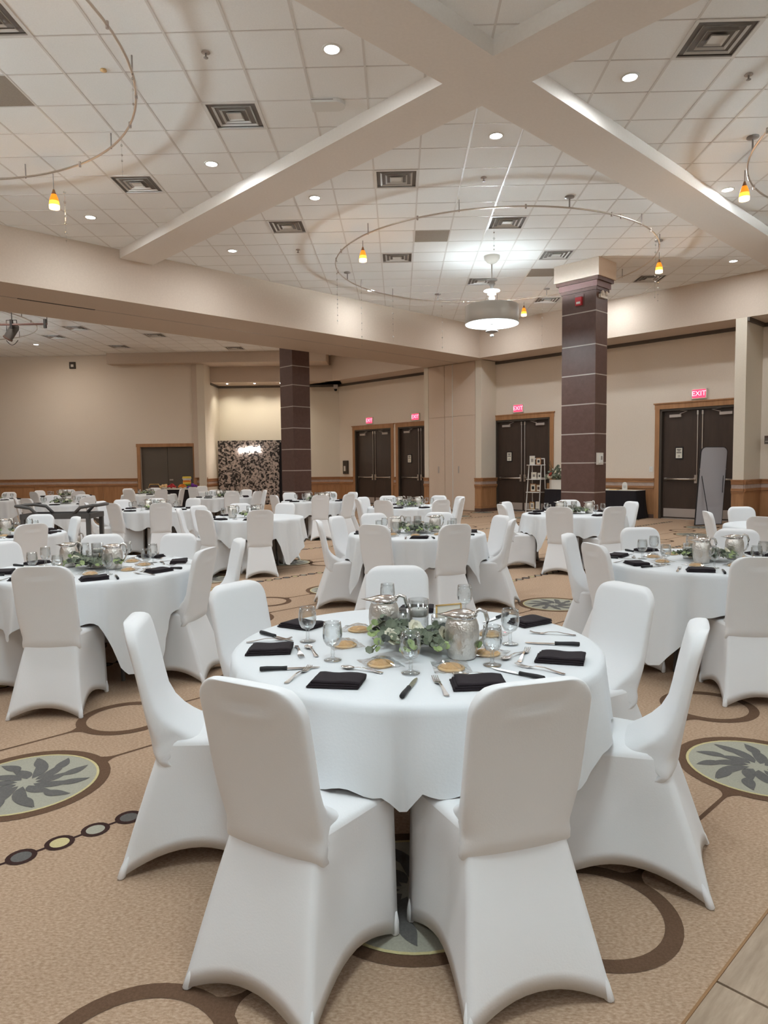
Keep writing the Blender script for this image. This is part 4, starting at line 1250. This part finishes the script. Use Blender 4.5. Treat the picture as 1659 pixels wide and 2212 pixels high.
def garland_meshes(seed, spread=1.0):
    rnd = random.Random(seed)
    lf, dk, lt, st = MB(), MB(), MB(), MB()
    for s in range(13):
        a0 = rnd.uniform(0, 2*PI) if s > 5 else [2.9, 3.5, -0.5, 0.3, 4.2, -1.0][s]
        L = rnd.uniform(0.13, 0.22)*spread
        base = Vector((rnd.uniform(-.09, .09), rnd.uniform(-.03, .03), 0.03))
        pts = [base]; d = Vector((math.cos(a0), 0.55*math.sin(a0), 0.22))
        m_ = 8
        for i in range(m_):
            d = Vector((d.x+rnd.uniform(-.15, .15), d.y+rnd.uniform(-.15, .15), 0.30-0.55*i/m_+rnd.uniform(-.1, .1)))
            p = pts[-1]+d.normalized()*L/m_
            p.z = max(p.z, 0.008); pts.append(p)
        st.tube(pts, 0.0016, 4)
        for i, p in enumerate(pts[1:]):
            for sgn in (-1, 1, 0):
                nr = Vector((rnd.uniform(-.7, .7), rnd.uniform(-1, .3), rnd.uniform(0.2, 1)))
                side = Vector((-d.y, d.x, rnd.uniform(-.2, .7))).normalized()*sgn
                r = rnd.uniform(0.013, 0.0205)*(1.1-0.4*i/m_)
                q_ = p+side*r*1.1+Vector((0, 0, 0.012 if sgn == 0 else 0.004))
                tgt = lt if (i >= m_-2 and rnd.random() < 0.6) else (dk if rnd.random() < 0.12 else lf)
                disc_leaf(tgt, q_, nr, r)
    return lf.mesh('foliage', 'leaf'), dk.mesh('dark_leaves', 'leaf_dark'), lt.mesh('leaf_tips', 'leaf_light'), st.mesh('stem', 'stem', True)
GAR = [garland_meshes(11), garland_meshes(23)]
def flower_mesh(m='petal', r=0.03):
    mb = MB(); rnd = random.Random(5)
    for ringi, (nn, rr, tilt) in enumerate(((7, r, 0.35), (6, r*0.75, 0.8), (5, r*0.5, 1.2))):
        for k in range(nn):
            a = 2*PI*k/nn+ringi*0.4
            c = Vector((math.cos(a)*rr*0.62*math.cos(tilt), math.sin(a)*rr*0.62*math.cos(tilt), 0.02+rr*0.5*math.sin(tilt)))
            nr = Vector((-math.cos(a)*math.sin(tilt), -math.sin(a)*math.sin(tilt), math.cos(tilt)))
            disc_leaf(mb, c, nr, rr*0.58, 8)
    mb.ball((0, 0, 0.025), r*0.32, 8)
    return mb.mesh('flower', m, True)
FLW, FLR, FLY, FLP = flower_mesh(), flower_mesh('rose', 0.05), flower_mesh('petal', 0.055), flower_mesh('purple', 0.05)
def frame_meshes():
    ac = MB().box(-0.055, 0.055, -0.002, 0.002, 0.006, 0.10).mesh('card', 'paper')
    fr = MB()
    fr.box(-0.060, -0.055, -0.005, 0.005, 0, 0.105); fr.box(0.055, 0.060, -0.005, 0.005, 0, 0.105); fr.box(-0.06, 0.06, -0.005, 0.005, 0, 0.006); fr.box(-0.06, 0.06, -0.005, 0.005, 0.10, 0.105)
    return ac, fr.mesh('gold_edge', 'gold')
FRC, FRE = frame_meshes()

class TS:       # one table's settings, labels told apart by place
    def __init__(s, tk):
        s.tk = tk; s.cx, s.cy, s.ph = TAB[tk]; s.u = {}
    def put(s, kind, label, cat, parts, x, y, rz, z=ZS):
        key = kind
        w_ = sector(math.atan2(y, x), s.u.setdefault(key, set()))
        lb = '%s, %s of the %s' % (label, w_, s.ph)
        grp = kind.replace('_', ' ')+'s on the tables'
        if len(parts) == 1 and parts[0][1] is not None and not isinstance(parts[0][0], tuple):
            return tag(obj(kind, parts[0][1], None, (s.cx+x, s.cy+y, z), rz), lb, cat, grp)
        t = thing(kind, lb, cat, (s.cx+x, s.cy+y, z), rz, grp)
        prev = None
        for nm, me in parts:
            prev = obj(nm, me, prev if nm in ('wick', 'spout_rim', 'cookie_body') and prev else t)
        return t
    def napkin(s, x, y, rz): s.put('napkin', 'black folded cloth napkin', 'napkin', [('n', NAP[random.randrange(4)])], x, y, rz)
    def goblet(s, x, y): s.put('goblet', 'clear stemmed water goblet', 'glass', [('g', GOB)], x, y, random.uniform(0, 6))
    def knife(s, a, b, lab='black handled steak knife'):
        s.put('knife', lab, 'knife', [('blade', KBL), ('handle', KHD)], (a[0]+b[0])/2, (a[1]+b[1])/2, math.atan2(b[1]-a[1], b[0]-a[0]))
    def fork(s, a, b): s.put('fork', 'stainless steel fork', 'fork', [('f', FORK)], (a[0]+b[0])/2, (a[1]+b[1])/2, math.atan2(b[1]-a[1], b[0]-a[0]))
    def spoon(s, a, b): s.put('spoon', 'stainless steel spoon', 'spoon', [('s', SPOON)], (a[0]+b[0])/2, (a[1]+b[1])/2, math.atan2(b[1]-a[1], b[0]-a[0]))
    def cookie(s, x, y): s.put('wrapped_cookie', 'golden wrapped cookie', 'cookie', [('cookie_lower', CKB), ('cookie_body', CKT), ('wrapper', FILM)], x, y, random.uniform(0, 3))
    def pitcher(s, x, y, rz, z=ZS): s.put('water_pitcher', 'hammered steel water pitcher', 'pitcher', [('body', PB_), ('spout_rim', PR_), ('handle', PH_)], x, y, rz, z)
    def vase(s, x, y, k):
        s.put('candle_vase', ['tall candle cylinder', 'short candle cylinder', 'small candle cylinder'][k], 'candle holder',
              [('glass', VS[k][0]), ('floating_candle', VS[k][1]), ('wick', VS[k][2])], x, y, 0)
    def garland(s, x, y, rz, k=0, fl=((-0.09, -0.03), (0.10, -0.02))):
        t = thing('eucalyptus_garland', 'eucalyptus and white flower garland on the %s' % s.ph, 'garland', (s.cx+x, s.cy+y, ZS), rz, 'table garlands')
        t.scale = (1.15, 1.1, 1.15)
        o = obj('foliage', GAR[k][0], t); o['kind'] = 'stuff'
        o = obj('dark_leaves', GAR[k][1], t); o['kind'] = 'stuff'
        o = obj('leaf_tips', GAR[k][2], t); o['kind'] = 'stuff'
        obj('stem', GAR[k][3], t)
        for fx, fy in fl:
            o = obj('flower', FLW, t, (fx, fy, 0.05)); o.rotation_euler = (0.9, 0.2, random.uniform(0, 3))
    def frame(s, x, y, rz):
        t = thing('table_number_frame', 'small gold edged number frame on the %s' % s.ph, 'frame', (s.cx+x, s.cy+y, ZS), rz, 'table number frames')
        obj('card', FRC, t); obj('gold_edge', FRE, t)

# nearest table, laid as in the photograph
t1 = TS('T1')
for (x, y), rz in zip([(-.562, -.11), (-.267, -.507), (.19, -.53), (.52, -.25), (.52, .34), (-.50, .30), (0.02, 0.62)], [0.12, -0.12, 0.1, -0.25, 0.6, -0.5, 0.0]): t1.napkin(x, y, rz)
for a, b in [((-.682, .19), (-.488, .029)), ((-.557, -.37), (-.361, -.334)), ((-.058, -.659), (-.013, -.481)), ((.641, -.058), (.449, -.012)), ((.467, .53), (.302, .34)), ((.40, -.48), (.28, -.37))]: t1.knife(a, b)
for a, b in [((-.444, -.524), (-.375, -.311)), ((.085, -.664), (.047, -.432)), ((-.69, .02), (-.50, .075)), ((-.47, -.05), (-.43, -.20)), ((.358, -.294), (.434, -.082)), ((.50, -.43), (.335, -.30)), ((.657, .111), (.488, .155))]: t1.fork(a, b)
for a, b in [((-.372, -.198), (-.435, -.03)), ((-.125, -.40), (-.275, -.33)), ((.262, -.43), (.117, -.43)), ((.401, -.148), (.315, -.246))]: t1.spoon(a, b)
for x, y in [(-.438, .036), (-.31, -.236), (-.027, -.399), (.263, -.31), (.372, -.025), (.244, .52), (-.122, .58)]: t1.goblet(x, y)
for x, y in [(-.282, -.033), (-.133, -.298), (.115, -.348), (.264, -.165), (-.241, .222), (.315, .127)]: t1.cookie(x, y)
t1.pitcher(-.128, .09, 0.0); t1.pitcher(.166, -.205, 0.0)
t1.vase(.012, .02, 0); t1.vase(-.05, .10, 1); t1.vase(.105, .06, 2)
t1.garland(0.0, -.11, -0.12, 0, ((-.085, -.075), (.085, -.03), (-.02, .06)))
t1.frame(.15, .26, 0.35)
def lay(tk, base, n, full, seed, gar=0.0, skip=(), pit=((-.15, .06), (.16, -.08)), nobase=False):
    t = TS(tk); rnd = random.Random(seed)
    for i in range(n):
        if i in skip: continue
        a = base+i*2*PI/n
        e = Vector((math.cos(a), math.sin(a))); f = Vector((-e.y, e.x))
        P_ = lambda r, s_: e*r+f*s_
        np_ = P_(0.58, 0.0)
        t.napkin(np_.x, np_.y, a+PI/2+rnd.uniform(-.25, .25))
        gp = P_(0.40, 0.08); t.goblet(gp.x, gp.y)
        if full:
            k1, k2 = P_(0.66, 0.14), P_(0.47, 0.13); t.knife(k1, k2)
            k1, k2 = P_(0.66, -0.14), P_(0.48, -0.13); t.fork(k1, k2)
            k1, k2 = P_(0.47, -0.06), P_(0.46, 0.10); t.spoon(k1, k2)
            ck = P_(0.33, -0.03); t.cookie(ck.x, ck.y)
    for j, (x, y) in enumerate(pit): t.pitcher(x, y, rnd.uniform(-.4, .4))
    t.vase(.01, .02, 0); t.vase(-.06, .08, 1); t.vase(.085, .075, 2)
    t.garland(0, -.07, gar, seed % 2)
    t.frame(.02, .16, rnd.uniform(-.4, .4))
lay('T2', -1.95, 8, True, 2, 0.1, (), ((-.22, .06), (.16, -.06)))
lay('T3', -1.20, 8, True, 3, -0.1, (), ((-.06, -.14), (.26, .05)))
lay('T4', -1.55, 8, True, 4, 0.2, (), ((-.22, .02), (.20, .10)))
lay('T5', -1.2, 7, False, 5, 0.0, (), ((-.18, .06), (.22, .0)))
lay('T6', -1.9, 8, False, 6, 0.1)
lay('T7', -2.2, 8, False, 7, 0.0, (4, 3, 2), ((-.26, -.12), (.04, .14)))
lay('T8', -1.4, 7, False, 8, 0.0, (), ((-.16, .0), (.12, .10), (.24, -.02)))
lay('T9', -2.0, 8, False, 9)
lay('T10', -0.7, 8, True, 10, 0.3)
for k_, s_ in (('T11', 11), ('T12', 12), ('T13', 13), ('T14', 14), ('T15', 15)): lay(k_, -1.7+0.1*s_, 7, False, s_, 0, (), ((-.15, .06),) if s_ % 2 else ())

# ================================================================== OTHER THINGS IN THE HALL
# utility cart
t = thing('utility_cart', 'dark grey plastic utility cart with looped handles', 'cart', (-4.62, 9.35, 0), 0.06)
MB().box(-0.44, 0.44, -0.25, 0.25, 0.80, 0.815).build('top_tray', 'cart', t)
mb = MB()
for y0, y1 in ((-0.26, -0.235), (0.235, 0.26)): mb.box(-0.46, 0.46, y0, y1, 0.79, 0.86)
for x0, x1 in ((-0.46, -0.44), (0.44, 0.46)): mb.box(x0, x1, -0.26, 0.26, 0.79, 0.86)
mb.build('tray_rim', 'cart', t)
MB().box(-0.44, 0.44, -0.25, 0.25, 0.36, 0.40).build('lower_tray', 'cart', t)
MB().box(-0.44, 0.44, -0.25, 0.25, 0.12, 0.16).build('lower_tray', 'cart', t)
for sx in (-1, 1):
    for sy in (-1, 1):
        MB().box(sx*0.43-0.025, sx*0.43+0.025, sy*0.235-0.025, sy*0.235+0.025, 0.09, 0.80).build('post', 'cart', t)
        MB().lathe([(0.045, -0.012), (0.045, 0.012)], 12, (sx*0.42, sy*0.22, 0.045), Matrix.Rotation(PI/2, 3, 'X')).build('caster', 'black', t)
    mb = MB(); mb.tube([(sx*0.24, -0.24, 0.85), (sx*0.33, -0.24, 0.94), (sx*0.50, -0.24, 0.965), (sx*0.535, -0.2, 0.965), (sx*0.535, 0.2, 0.965), (sx*0.50, 0.24, 0.965), (sx*0.33, 0.24, 0.94), (sx*0.24, 0.24, 0.85)], 0.022, 8); mb.build('handle', 'cart', t, True)
for i, (x, y, lb) in enumerate([(0.06, -0.10, 'steel pitcher in the middle of the cart lower shelf'), (0.20, -0.08, 'steel pitcher at the right of the cart lower shelf')]):
    tt = thing('water_pitcher', lb, 'pitcher', (-4.62+x, 9.35+y, 0.402), 0.4*i, 'pitchers on the cart')
    obj('body', PB_, tt); obj('spout_rim', PR_, tt); obj('handle', PH_, tt)
tag(MB().box(-0.14, 0.14, -0.1, 0.1, 0, 0.09).build('black_tub', 'black', None, False, (-4.75, 9.4, 0.402)), 'black bus tub on the cart lower shelf', 'tub')
# standing mirror seen from behind
def rrect(w_, h_, r, n=8, only_top=True):
    pts = [(-w_/2, 0), (w_/2, 0)]
    for k in range(n+1):
        a = PI/2*k/n; pts.append((w_/2-r+r*math.cos(a), h_-r+r*math.sin(a)))
    for k in range(n+1):
        a = PI/2+PI/2*k/n; pts.append((-w_/2+r+r*math.cos(a), h_-r+r*math.sin(a)))
    return pts
t = thing('standing_mirror', 'grey back of a tall standing mirror with rounded top', 'mirror', (7.08, 15.95, 0.02), 0)
ux = Vector((0.95, 0.31, 0)).normalized(); tilt = Vector((0.16, 0.22, 1)).normalized()
nn_ = ux.cross(tilt).normalized()
def panel(w_, h_, r, y0, y1, x_off=0, z_off=0):
    pts = rrect(w_, h_, r); n = len(pts); vs = []
    for yy in (y0, y1):
        vs += [ux*(x+x_off)+tilt*(z+z_off)+nn_*yy for x, z in pts]
    return MB().add(vs, [tuple(range(n)), tuple(range(n, 2*n))[::-1]]+[(i, (i+1) % n, n+(i+1) % n, n+i) for i in range(n)])
panel(0.76, 1.86, 0.14, -0.012, 0.012).build('frame', 'black', t)
panel(0.725, 1.825, 0.125, 0.010, 0.016, 0, 0.017).build('back_panel', 'mirror_back', t)
panel(0.725, 1.825, 0.125, -0.016, -0.010, 0, 0.017).build('mirror_glass', 'steel', t)
mb = MB(); a_ = ux*-0.30+tilt*1.16+nn_*0.015; mb.tube([a_, Vector((-0.12, -0.38, -0.012))], 0.009, 6); mb.build('stand_leg', 'black', t)
mb = MB(); a_ = ux*0.31+tilt*1.16+nn_*0.015; mb.tube([a_, ux*0.28+tilt*0.75+nn_*0.06], 0.008, 6); mb.build('stand_brace', 'black', t)
mb = MB(); mb.ball(ux*0.36+tilt*1.32, 0.02); mb.ball(ux*-0.36+tilt*1.32, 0.02); mb.build('hinge_knob', 'alum', t, True)
# skirted side tables along the door wall, split by the column
def skirted(name, label, p0, p1, q0, q1):
    cx, cy = pq((p0+p1)/2, (q0+q1)/2)
    t = thing(name, label, 'table', (cx, cy, 0), -PI/4)
    hx, hy = (q1-q0)/2/S2, (p1-p0)/2/S2
    MB().box(-hx, hx, -hy, hy, 0.705, 0.735).build('tabletop', 'wicker', t)
    for sx in (-1, 1):
        for sy in (-1, 1): MB().box(sx*(hx-.06)-.02, sx*(hx-.06)+.02, sy*(hy-.06)-.02, sy*(hy-.06)+.02, 0, 0.705).build('leg', 'cart', t)
    vs = []; fs = []; per = []
    cor = [(-hx, -hy), (hx, -hy), (hx, hy), (-hx, hy)]
    for i in range(4):
        a, b = Vector(cor[i]), Vector(cor[(i+1) % 4]); m = max(4, int((b-a).length/0.04))
        for k in range(m): per.append(a.lerp(b, k/m))
    n = len(per)
    for h in (0, 0.3, 0.7, 1.0):
        for k, p in enumerate(per):
            nr = Vector((p.x/hx, p.y/hy)); o_ = 0.008+0.015*h*math.sin(k*1.9)+0.06*h*h
            vs.append((p.x+nr.x*o_*(abs(nr.x) > .95)+0, p.y+nr.y*o_*(abs(nr.y) > .95), 0.738-0.72*h))
    for j in range(3):
        for k in range(n): fs.append((j*n+k, j*n+(k+1) % n, (j+1)*n+(k+1) % n, (j+1)*n+k))
    MB().add(vs, fs).build('black_skirt', 'black_cloth', t, True)
    MB().box(-hx-0.004, hx+0.004, -hy-0.004, hy+0.004, 0.738, 0.746).build('cloth_top', 'paper', t)
    return cx, cy
skirted('skirted_table', 'side table with black pleated skirt right of the column', 24.05, 24.80, 11.85, 13.55)
skirted('skirted_table', 'side table with black skirt left of the column', 24.05, 24.80, 13.95, 15.7)
def at_pq(p, q, z): x, y = pq(p, q); return (x, y, z)
for q, lb in ((12.45, 'white arched table sign right of the column'), (13.52, 'white arched card half hidden by the column')):
    t = thing('arched_sign', lb, 'sign', at_pq(24.4, q, 0.747), -PI/4)
    pts = [(-0.07, 0), (0.07, 0)]+[(0.07*math.cos(PI*k/10), 0.14+0.07*math.sin(PI*k/10)) for k in range(11)]
    n = len(pts)
    MB().add([(x, yy, z) for yy in (-0.008, 0.008) for x, z in pts], [tuple(range(n))[::-1], tuple(range(n, 2*n))]+[(i, (i+1) % n, n+(i+1) % n, n+i) for i in range(n)]).build('board', 'white_plastic', t)
    mb = MB(); mb.box(-0.04, 0.04, -0.0105, -0.008, 0.075, 0.088); mb.box(-0.045, 0.045, -0.0105, -0.008, 0.105, 0.115); mb.box(-0.03, 0.03, -0.0105, -0.008, 0.05, 0.06); mb.build('lettering', 'grey_cap', t)
for i, (q, w_, lb, m_) in enumerate([(12.85, 0.22, 'tan paper booklet lying beside the arched sign', 'cookie_base'), (13.1, 0.26, 'flat paper stack on the right side table', 'paper'), (13.35, 0.2, 'dark folded paper on the right side table', 'carpet_brown')]):
    mb = MB(); mb.box(-w_/2, w_/2, -0.09, 0.09, 0, 0.012); mb.box(-w_/2+0.02, w_/2+0.01, -0.08, 0.085, 0.012, 0.022)
    tag(mb.build('paper_stack', m_, None, False, at_pq(24.35, q, 0.747), -PI/4+0.2*i), lb, 'paper')
# flower arrangement
t = thing('flower_arrangement', 'autumn flower arrangement in a box on the left side table', 'flowers', at_pq(24.3, 15.30, 0.747))
MB().prism([(-0.14, -0.09), (0.14, -0.09), (0.14, 0.09), (-0.14, 0.09)], 0, 0.2).build('box', 'white_paint', t)
rnd = random.Random(9); lf = MB(); br_ = MB()
for i in range(150):
    a = rnd.uniform(0, 2*PI); r = rnd.uniform(0, 0.27); z = 0.22+rnd.uniform(0, 0.30)*(1-r/0.4)
    disc_leaf(lf, Vector((r*math.cos(a), r*math.sin(a)*0.8, z)), Vector((rnd.uniform(-1, 1), rnd.uniform(-1, 0), rnd.uniform(-.2, 1))), rnd.uniform(0.02, 0.04))
for i in range(12):
    a = rnd.uniform(0, 2*PI); br_.tube([(0, 0, 0.15), (0.12*math.cos(a), 0.1*math.sin(a), 0.4), (0.2*math.cos(a), 0.15*math.sin(a), 0.56+rnd.uniform(-.1, .06))], 0.004, 4)
o = lf.build('foliage', 'leaf', t); o['kind'] = 'stuff'
br_.build('twig', 'stem', t)
for i in range(9):
    a = i*0.75; o = obj('bloom', [FLY, FLR, FLY, FLW][i % 4], t, (0.17*math.cos(a), -0.08+0.1*math.sin(a)*0.5, 0.26+0.05*(i % 4)))
    o.rotation_euler = (1.1, 0, a)
t.scale = (1.35, 1.35, 1.3)
mb = MB(); mb.tube([(0.16, -0.12, 0.22), (0.2, -0.16, 0.0), (0.19, -0.17, -0.28)], 0.012, 5); mb.build('trailing_stem', 'leaf_light', t)
tag(MB().box(-0.1, 0.1, -0.08, 0.08, 0, 0.16).build('wooden_crate', 'wicker', None, False, at_pq(24.35, 15.60, 0.747), -PI/4), 'small brown crate beside the flower box', 'crate')
# white ladder shelf with photo frames
Lx, Ly, _ = at_pq(24.5, 16.42, 0)
t = thing('ladder_shelf', 'white ladder shelf in front of the exit door', 'shelf', (Lx, Ly, 0), -PI/4)
LV = [(0.10, 0.16), (0.62, 0.20), (1.0, 0.18), (1.42, 0.15)]
for sx in (-1, 1):
    mb = MB(); mb.tube([(sx*0.23, -0.20, 0), (sx*0.21, -0.06, 1.44)], 0.016, 6); mb.build('rail', 'white_plastic', t)
    mb = MB(); mb.tube([(sx*0.23, 0.16, 0), (sx*0.21, 0.10, 1.62)], 0.016, 6); mb.build('rail', 'white_plastic', t)
for z, d in LV: MB().box(-0.225, 0.225, -0.06-d*0.7, 0.14, z, z+0.022).build('shelf_board', 'white_plastic', t)
MB().box(-0.21, 0.21, 0.09, 0.115, 1.60, 1.63).build('top_bar', 'white_plastic', t)
FRM = [(-0.12, 1.442, 0.19, 0.26, 'white_plastic', 'white framed photo at the left of the ladder shelf top'), (0.10, 1.442, 0.16, 0.20, 'wood', 'wood framed photo at the right of the ladder shelf top'),
       (-0.06, 1.022, 0.17, 0.20, 'white_paint', 'cream framed photo on the second ladder shelf level'), (0.13, 1.022, 0.13, 0.18, 'white_paint', 'leaning framed photo at the right of the second level'),
       (-0.09, 0.642, 0.19, 0.24, 'wood', 'brown framed photo at the left of the third level'), (0.10, 0.642, 0.15, 0.22, 'wicker', 'brown framed photo at the right of the third level'),
       (-0.12, 0.122, 0.18, 0.22, 'gold', 'gold framed photo at the left of the lowest level'), (0.08, 0.122, 0.20, 0.26, 'black', 'dark framed photo at the right of the lowest level')]
ex, ey = Vector((1/S2, -1/S2, 0)), Vector((1/S2, 1/S2, 0))
for i, (x, z, w_, h_, m_, lb) in enumerate(FRM):
    pos = Vector((Lx, Ly, 0))+ex*x+ey*(-0.03)+Vector((0, 0, z))
    tt = thing('photo_frame', lb, 'photo frame', pos, -PI/4+0.1*((i % 3)-1), 'photo frames on the ladder shelf')
    mb = MB(); b_ = 0.022
    mb.box(-w_/2, w_/2, -0.008, 0.008, 0, b_); mb.box(-w_/2, w_/2, -0.008, 0.008, h_-b_, h_); mb.box(-w_/2, -w_/2+b_, -0.008, 0.008, b_, h_-b_); mb.box(w_/2-b_, w_/2, -0.008, 0.008, b_, h_-b_)
    mb.build('frame', m_, tt)
    mbd = MB().box(-w_/2+b_, w_/2-b_, -0.003, 0.003, b_, h_-b_).build('mat_board', 'paper', tt)
    MB().box(-w_*0.22, w_*0.22, -0.0045, -0.003, h_*0.3, h_*0.68).build('photo', ['grey_cap', 'ink', 'grey_cap', 'cart', 'black', 'base_dark', 'grey_cap', 'paper'][i], mbd)
# photo collage wall, neon script and black drape
t = thing('photo_collage_backdrop', 'large black and white photo collage backdrop in the alcove', 'backdrop', (-5.80, 26.85, 0))
MB().box(-1.25, 1.25, -0.03, 0.03, 0, 2.50).build('panel', 'collage', t)
for sx in (-1, 1): MB().box(sx*1.1-0.03, sx*1.1+0.03, 0.03, 0.3, 0, 0.06).build('foot', 'black', t)
mb = MB(); mb.tube([(-0.55+0.165*math.cos(2*PI*k/32), -0.036, 1.13+0.165*math.sin(2*PI*k/32)) for k in range(32)], 0.016, 5, True); mb.build('emblem_ring', 'ink', t)
mb = MB(); mb.tube([(-0.60, -0.036, 1.05), (-0.60, -0.036, 1.21)], 0.013, 5); mb.tube([(-0.52, -0.036, 1.21), (-0.55, -0.036, 1.06), (-0.48, -0.036, 1.06), (-0.48, -0.036, 1.2)], 0.011, 5); mb.build('emblem_letters', 'ink', t)
t = thing('neon_script', 'glowing white neon script on the photo collage', 'neon sign', (-5.83, 26.78, 2.13))
def script(x0, x1, zc, amp, loops, name):
    pts = []
    for i in range(loops*14+1):
        u = i/(loops*14); th = u*loops*2*PI
        pts.append((x0+(x1-x0)*u+0.032*math.sin(th), 0, zc+amp*(0.65+0.35*math.sin(u*9))*math.cos(th)))
    MB().tube(pts, 0.012, 5).build(name, 'neon', t, True)
script(-0.40, 0.0, -0.01, 0.085, 6, 'script_word')
script(0.04, 0.44, 0.02, 0.11, 6, 'script_word')
mb = MB(); mb.tube([(-0.42, 0.03, -0.02), (0.46, 0.03, 0.0)], 0.006, 5); mb.build('backing_rail', 'alum', t)
l = bpy.data.lights.new('neon_glow', 'AREA'); l.shape = 'RECTANGLE'; l.size = 0.8; l.size_y = 0.15; l.energy = 9; l.color = (1, 0.86, 0.75)
o = obj('neon_glow', l, t, (0, -0.05, 0)); o.rotation_euler = (-PI/2, 0, 0)
t = thing('black_drape', 'black drape on a stand between collage and column', 'drape', (-4.42, 26.75, 0))
vs = []; fs = []; m_ = 22
for j, z in enumerate((0.02, 0.8, 1.6, 2.40)):
    wv = 0.26-0.05*z/2.4
    for k in range(m_+1):
        u = k/m_; vs.append((-wv+2*wv*u, 0.03*math.sin(u*22), z))
for j in range(3):
    for k in range(m_): fs.append((j*(m_+1)+k, j*(m_+1)+k+1, (j+1)*(m_+1)+k+1, (j+1)*(m_+1)+k))
MB().add(vs, fs).build('curtain', 'black_cloth', t, True)
MB().tube([(-0.22, 0.04, 2.40), (0.22, 0.04, 2.40)], 0.015, 6).build('crossbar', 'black', t)
MB().tube([(0, 0.06, 0), (0, 0.06, 2.4)], 0.018, 6).build('pole', 'black', t)
# dessert table by the grey door
t = thing('dessert_table', 'dark covered display table in front of the grey door', 'table', (-7.85, 23.9, 0))
MB().box(-0.85, 0.85, -0.35, 0.35, 0, 0.72).build('skirt', 'black_cloth', t)
MB().box(-0.87, 0.87, -0.37, 0.37, 0.72, 0.75).build('cloth_top', 'paper', t)
DES = [(0.28, 'red'), (0.55, 'rose'), (0.8, 'purple')]
for x, m_, lb in ((-0.30, 'cookie_base', 'tan heaped dish on the display table'), (-0.02, 'red', 'red flower heap on the display table'), (0.36, 'orange', 'orange flower heap below the striped vase'), (0.70, 'purple', 'purple flower heap at the right of the display table')):
    tt = thing('display_heap', lb, 'decoration', (-7.85+x, 23.75, 0.751))
    MB().lathe([(0.001, 0.0), (0.10, 0.0), (0.14, 0.05), (0.13, 0.05), (0.001, 0.03)], 16).build('dish', 'white_paint', tt, True)
    mb = MB(); rnd = random.Random(int(x*100))
    for i in range(22):
        a = rnd.uniform(0, 6.3); r = rnd.uniform(0, 0.15); mb.ball((r*math.cos(a), r*math.sin(a), 0.06+0.10*(1-r/0.16)*rnd.random()), rnd.uniform(0.025, 0.05), 7)
    o = mb.build('heap', m_, tt, True)
tt = thing('striped_vase', 'tall rainbow striped vase on the display table', 'vase', (-7.40, 23.9, 0.751))
for z0_, r0_, r1_, m_ in ((0.0, 0.09, 0.11, 'blue'), (0.07, 0.11, 0.13, 'green'), (0.14, 0.13, 0.14, 'yellow'), (0.21, 0.14, 0.13, 'orange'), (0.28, 0.13, 0.16, 'white_plastic'), (0.34, 0.16, 0.14, 'yellow')):
    MB().lathe([(0.001, z0_), (r0_, z0_), (r1_, z0_+0.07), (0.001, z0_+0.07)], 18).build('stripe', m_, tt, True)
t = thing('gold_chair', 'gold framed chair back behind the far table', 'chair', (-8.3, 23.2, 0), 0)
MB().tube([(-0.2, 0, 0), (-0.2, 0, 0.8), (-0.15, 0, 0.92), (0.15, 0, 0.92), (0.2, 0, 0.8), (0.2, 0, 0)], 0.016, 6).build('back_frame', 'gold', t, True)
MB().box(-0.17, 0.17, -0.02, 0.02, 0.5, 0.86).build('back_pad', 'base_dark', t)
MB().box(-0.2, 0.2, -0.4, 0.0, 0.42, 0.47).build('seat', 'base_dark', t)
for sx in (-1, 1): MB().tube([(sx*0.18, -0.38, 0), (sx*0.18, -0.38, 0.42)], 0.014, 6).build('leg', 'gold', t)
# small dark bench by the right wall
t = thing('dark_console', 'low dark console below the wall shelf', 'console', at_pq(24.6, 6.4, 0), -PI/4)
MB().box(-0.7, 0.7, -0.22, 0.22, 0.30, 0.36).build('top', 'base_dark', t)
for sx in (-1, 1): MB().box(sx*0.6-0.05, sx*0.6+0.05, -0.2, 0.2, 0, 0.30).build('leg', 'jamb', t)
